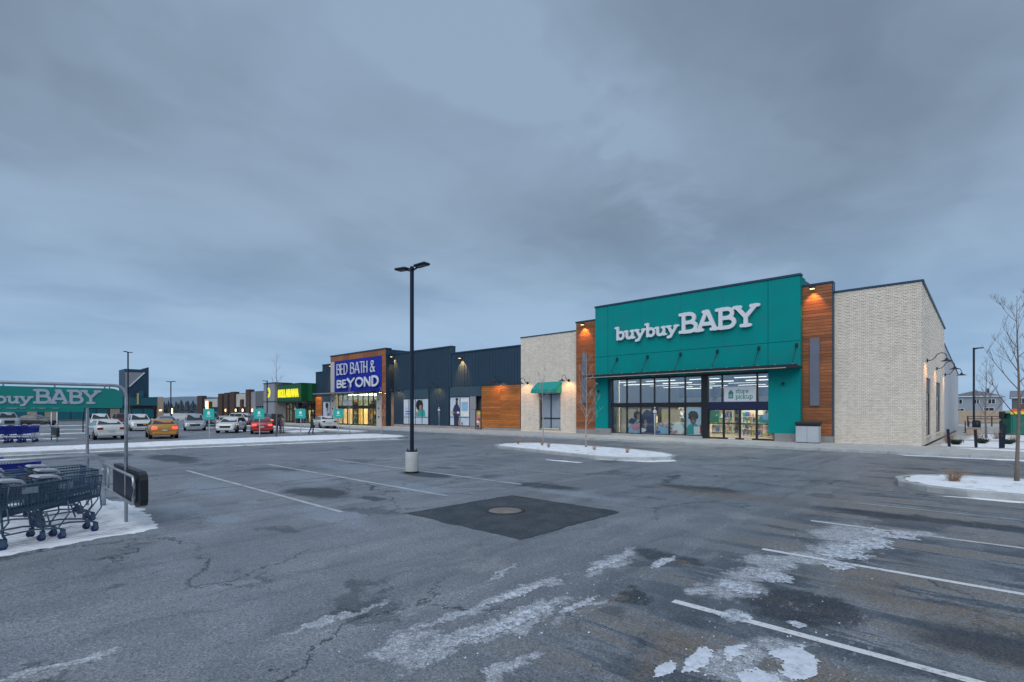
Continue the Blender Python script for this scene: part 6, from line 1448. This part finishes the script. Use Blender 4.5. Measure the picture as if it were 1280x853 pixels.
# ================================================================== BARE TREES, SHRUBS, GRASS
def bare_tree(label, x, y, z, h, r0, seed, levels=3, nb=14, spread=.42, matk='bark', lean=(0, 0), first=.3, lim=.38):
    rnd = random.Random(seed); t = thing('bare_tree', label, 'tree', (x, y, z))
    pts = []; n = 9
    for i in range(n + 1):
        k = i / n; pts.append(Vector((lean[0] * k + .03 * h * .15 * math.sin(k * 7 + seed), lean[1] * k + .02 * math.cos(k * 5 + seed), h * k)))
    rad = [r0 * (1 - .93 * (i / n)) * (1.25 if i == 0 else 1) for i in range(n + 1)]
    part('trunk', MB().tube(pts, rad, 8), M[matk], t)
    br = MB()
    def at(k): i = min(n - 1, int(k * n)); return pts[i].lerp(pts[i + 1], k * n - i)
    def grow(p, d, L, r, lev, mb):
        m = 5; P_ = [p]; q = p.copy(); dd = d.copy()
        for i in range(m):
            dd = (dd + Vector((rnd.uniform(-.13, .13), rnd.uniform(-.13, .13), rnd.uniform(.0, .20)))).normalized(); q = q + dd * (L / m); P_.append(q.copy())
        mb.tube(P_, [max(.0034 if h < 5.05 else .0026, r * (1 - .85 * i / m)) for i in range(m + 1)], 4 if lev else 5, False)
        if lev <= 0: return
        for j in range(rnd.randint(3, 5)):
            k = rnd.uniform(.25, .92); i = min(m - 1, int(k * m)); b = P_[i].lerp(P_[i + 1], k * m - i)
            ax = Vector((rnd.uniform(-1, 1), rnd.uniform(-1, 1), rnd.uniform(-.1, .7))).normalized(); nd = (dd * .75 + ax * .75).normalized()
            grow(b, nd, L * rnd.uniform(.35, .6) * (1.1 - k * .4), r * .5, lev - 1, mb)
    for j in range(nb):
        k = first + (.97 - first) * (j + rnd.uniform(-.3, .3)) / nb; k = max(first, min(.97, k)); a = j * 2.4 + rnd.uniform(-.4, .4)
        up = .75 + .5 * k; d = Vector((math.cos(a), math.sin(a), up)).normalized()
        mb = MB(); L = h * lim * (1 - k * .72) * rnd.uniform(.8, 1.15)
        grow(at(k), d, L, r0 * .42 * (1 - k * .75), levels - 1, mb)
        part('branch', mb, M[matk], t)
    return t
bare_tree('large bare young tree on the right kerb island, at the picture edge', .36, 20.0, .15, 5.15, .054, 11, 3, 14, first=.30, lim=.42)
bare_tree('bare tree on the snowy bed left of the green utility cabinet', -.75, 51, .12, 5.6, .07, 21, 3, 16, first=.25, lim=.36)
bare_tree('thin bare tree on the middle snow island in front of the fabric awning', -19.7, 23.6, .15, 4.4, .042, 31, 3, 9, first=.45, matk='barkp', lim=.3)
bare_tree('thin bare tree on the middle snow island in front of the left cedar strip', -16.1, 22.9, .15, 5.0, .048, 41, 3, 18, first=.22, matk='barkp', lim=.32)
bare_tree('pale bare tree on the median right of the cobalt sign tower', -37.5, 24.0, .13, 4.2, .045, 51, 3, 12, first=.2, matk='barkp', lim=.3)
bare_tree('tall thin bare tree in front of the grey pylon', -40.0, 16.4, .13, 6.4, .05, 61, 2, 10, first=.5, lim=.26)
bare_tree('thin bare tree on the median before the home store entrance', -39, 21.9, .13, 4.4, .04, 63, 2, 8, first=.3, matk='barkp', lim=.26)
for k, (x, y, lb) in enumerate(((-75, 27, 'far bare tree behind the cars before the brown piers'), (-110, 20, 'far bare tree in the gap beside the twin lamp post'), (-128, 28, 'far bare tree beside the beige end pier'), (9, 62, 'bare tree behind the green utility cabinet, at its right'), (2.8, 47, 'bare shrubby tree at the right picture edge before the cabinet'), (4.2, 75, 'distant bare tree before the blue house'))):
    bare_tree(lb, x, y, .1, (4.5, 5, 4.2, 6.5, 4.4, 5)[k], .06, 71 + k, 2 if k < 3 else 3, 10, first=.25, lim=.35)
bare_tree('leafless tree just outside the left edge, its twigs reaching into view', -60, -1.2, 0, 7, .10, 91, 3, 14, first=.3, lim=.4)
def tuft(x, y, z, label, n, h, sp, mt='twig', cat='dry grass', name='grass_tuft', seed=0, leafy=False):
    rnd = random.Random(seed); mb = MB()
    for i in range(n):
        a = rnd.uniform(0, 6.28); d = rnd.uniform(0, sp * .35); e = rnd.uniform(.2, 1) * sp; hh = h * rnd.uniform(.5, 1)
        p0 = Vector((d * math.cos(a), d * math.sin(a), 0)); p2 = Vector((e * math.cos(a), e * math.sin(a), hh)); p1 = (p0 + p2) / 2 + Vector((0, 0, hh * .18))
        if leafy:
            for q in range(3):
                c_ = p0.lerp(p2, rnd.random()); s_ = .05
                v = [c_ + Vector((rnd.uniform(-s_, s_), rnd.uniform(-s_, s_), rnd.uniform(-s_, s_))) for _ in range(4)]; mb.add(v, [(0, 1, 2, 3)])
        mb.tube([p0, p1, p2], [.004, .003, .0015], 3, False, False)
    o = thing(name, label, cat, (x, y, z)); part('stems', mb, M[mt], o); return o
tuft(-.95, 18.9, .17, 'dry reddish brown twiggy tuft on the right kerb island', 120, .42, .42, seed=1)
for k, (x, y, lb) in enumerate(((-20.6, 22.4, 'small dry tuft at the left end of the middle snow island'), (-18.6, 22.2, 'small dry tuft between the two thin trees on the middle island'), (-14.7, 21.6, 'small dry tuft right of the second thin tree'), (-17.4, 21.3, 'small dry tuft before the second thin tree'), (-12.6, 21.2, 'small dry tuft near the right end of the middle island'))): tuft(x, y, .18, lb, 40, .38, .2, seed=5 + k)
for k, (x, y, lb) in enumerate(((-2.3, 41.2, 'dry tan grass clump beside the brick side wall'), (-2.4, 44.5, 'second dry tan grass clump along the side wall'), (-1.0, 45.8, 'dry grass clump before the tan block'), (.6, 44.5, 'dry brown clump in the middle of the snow bed'), (-.2, 50, 'dry clump at the foot of the bare tree'), (2.0, 44, 'dry clump before the green cabinet'))): tuft(x, y, .13, lb, 90, .7, .5, seed=25 + k)
for k, (x, y, lb) in enumerate(((-1.9, 40.4, 'low dark green shrub by the leftmost bollard'), (-.8, 42.6, 'low dark green shrub by the second bollard'), (.35, 42.8, 'low dark green shrub by the pair of bollards'), (1.5, 43.2, 'low spreading dark green shrub before the green cabinet'))): tuft(x, y, .12, lb, 220, .32, .42, 'shrub', 'shrub', 'low_shrub', 45 + k, True)
# sparse hints of small ice crumbs on the asphalt near the drift
rnd = random.Random(3); mb = MB()
for i in range(420):
    k = rnd.random(); cx, cy = ((-1.85, 9.8), (-2.3, 6.9), (-1.5, 4.9), (-4.1, 4.2), (-3.5, 4.0))[rnd.randrange(5)]
    x = cx + rnd.gauss(0, .3); y = cy + rnd.gauss(0, .9 if cx > -3 or 1 else .5); s_ = rnd.uniform(.004, .016)
    b = len(mb.v); v = [(x + rnd.uniform(-s_, s_), y + rnd.uniform(-s_, s_), rnd.uniform(0, .004)) for _ in range(3)] + [(x, y, s_ * .8)]
    mb.add(v, [(0, 1, 3), (1, 2, 3), (2, 0, 3)])
o = link('ice_crumbs', mb.mesh('ice_crumbs'), mats=M['snow']); tag(o, 'scattered crumbs of ice and salt on the asphalt near the stall lines', 'ice crumbs', kind='stuff')
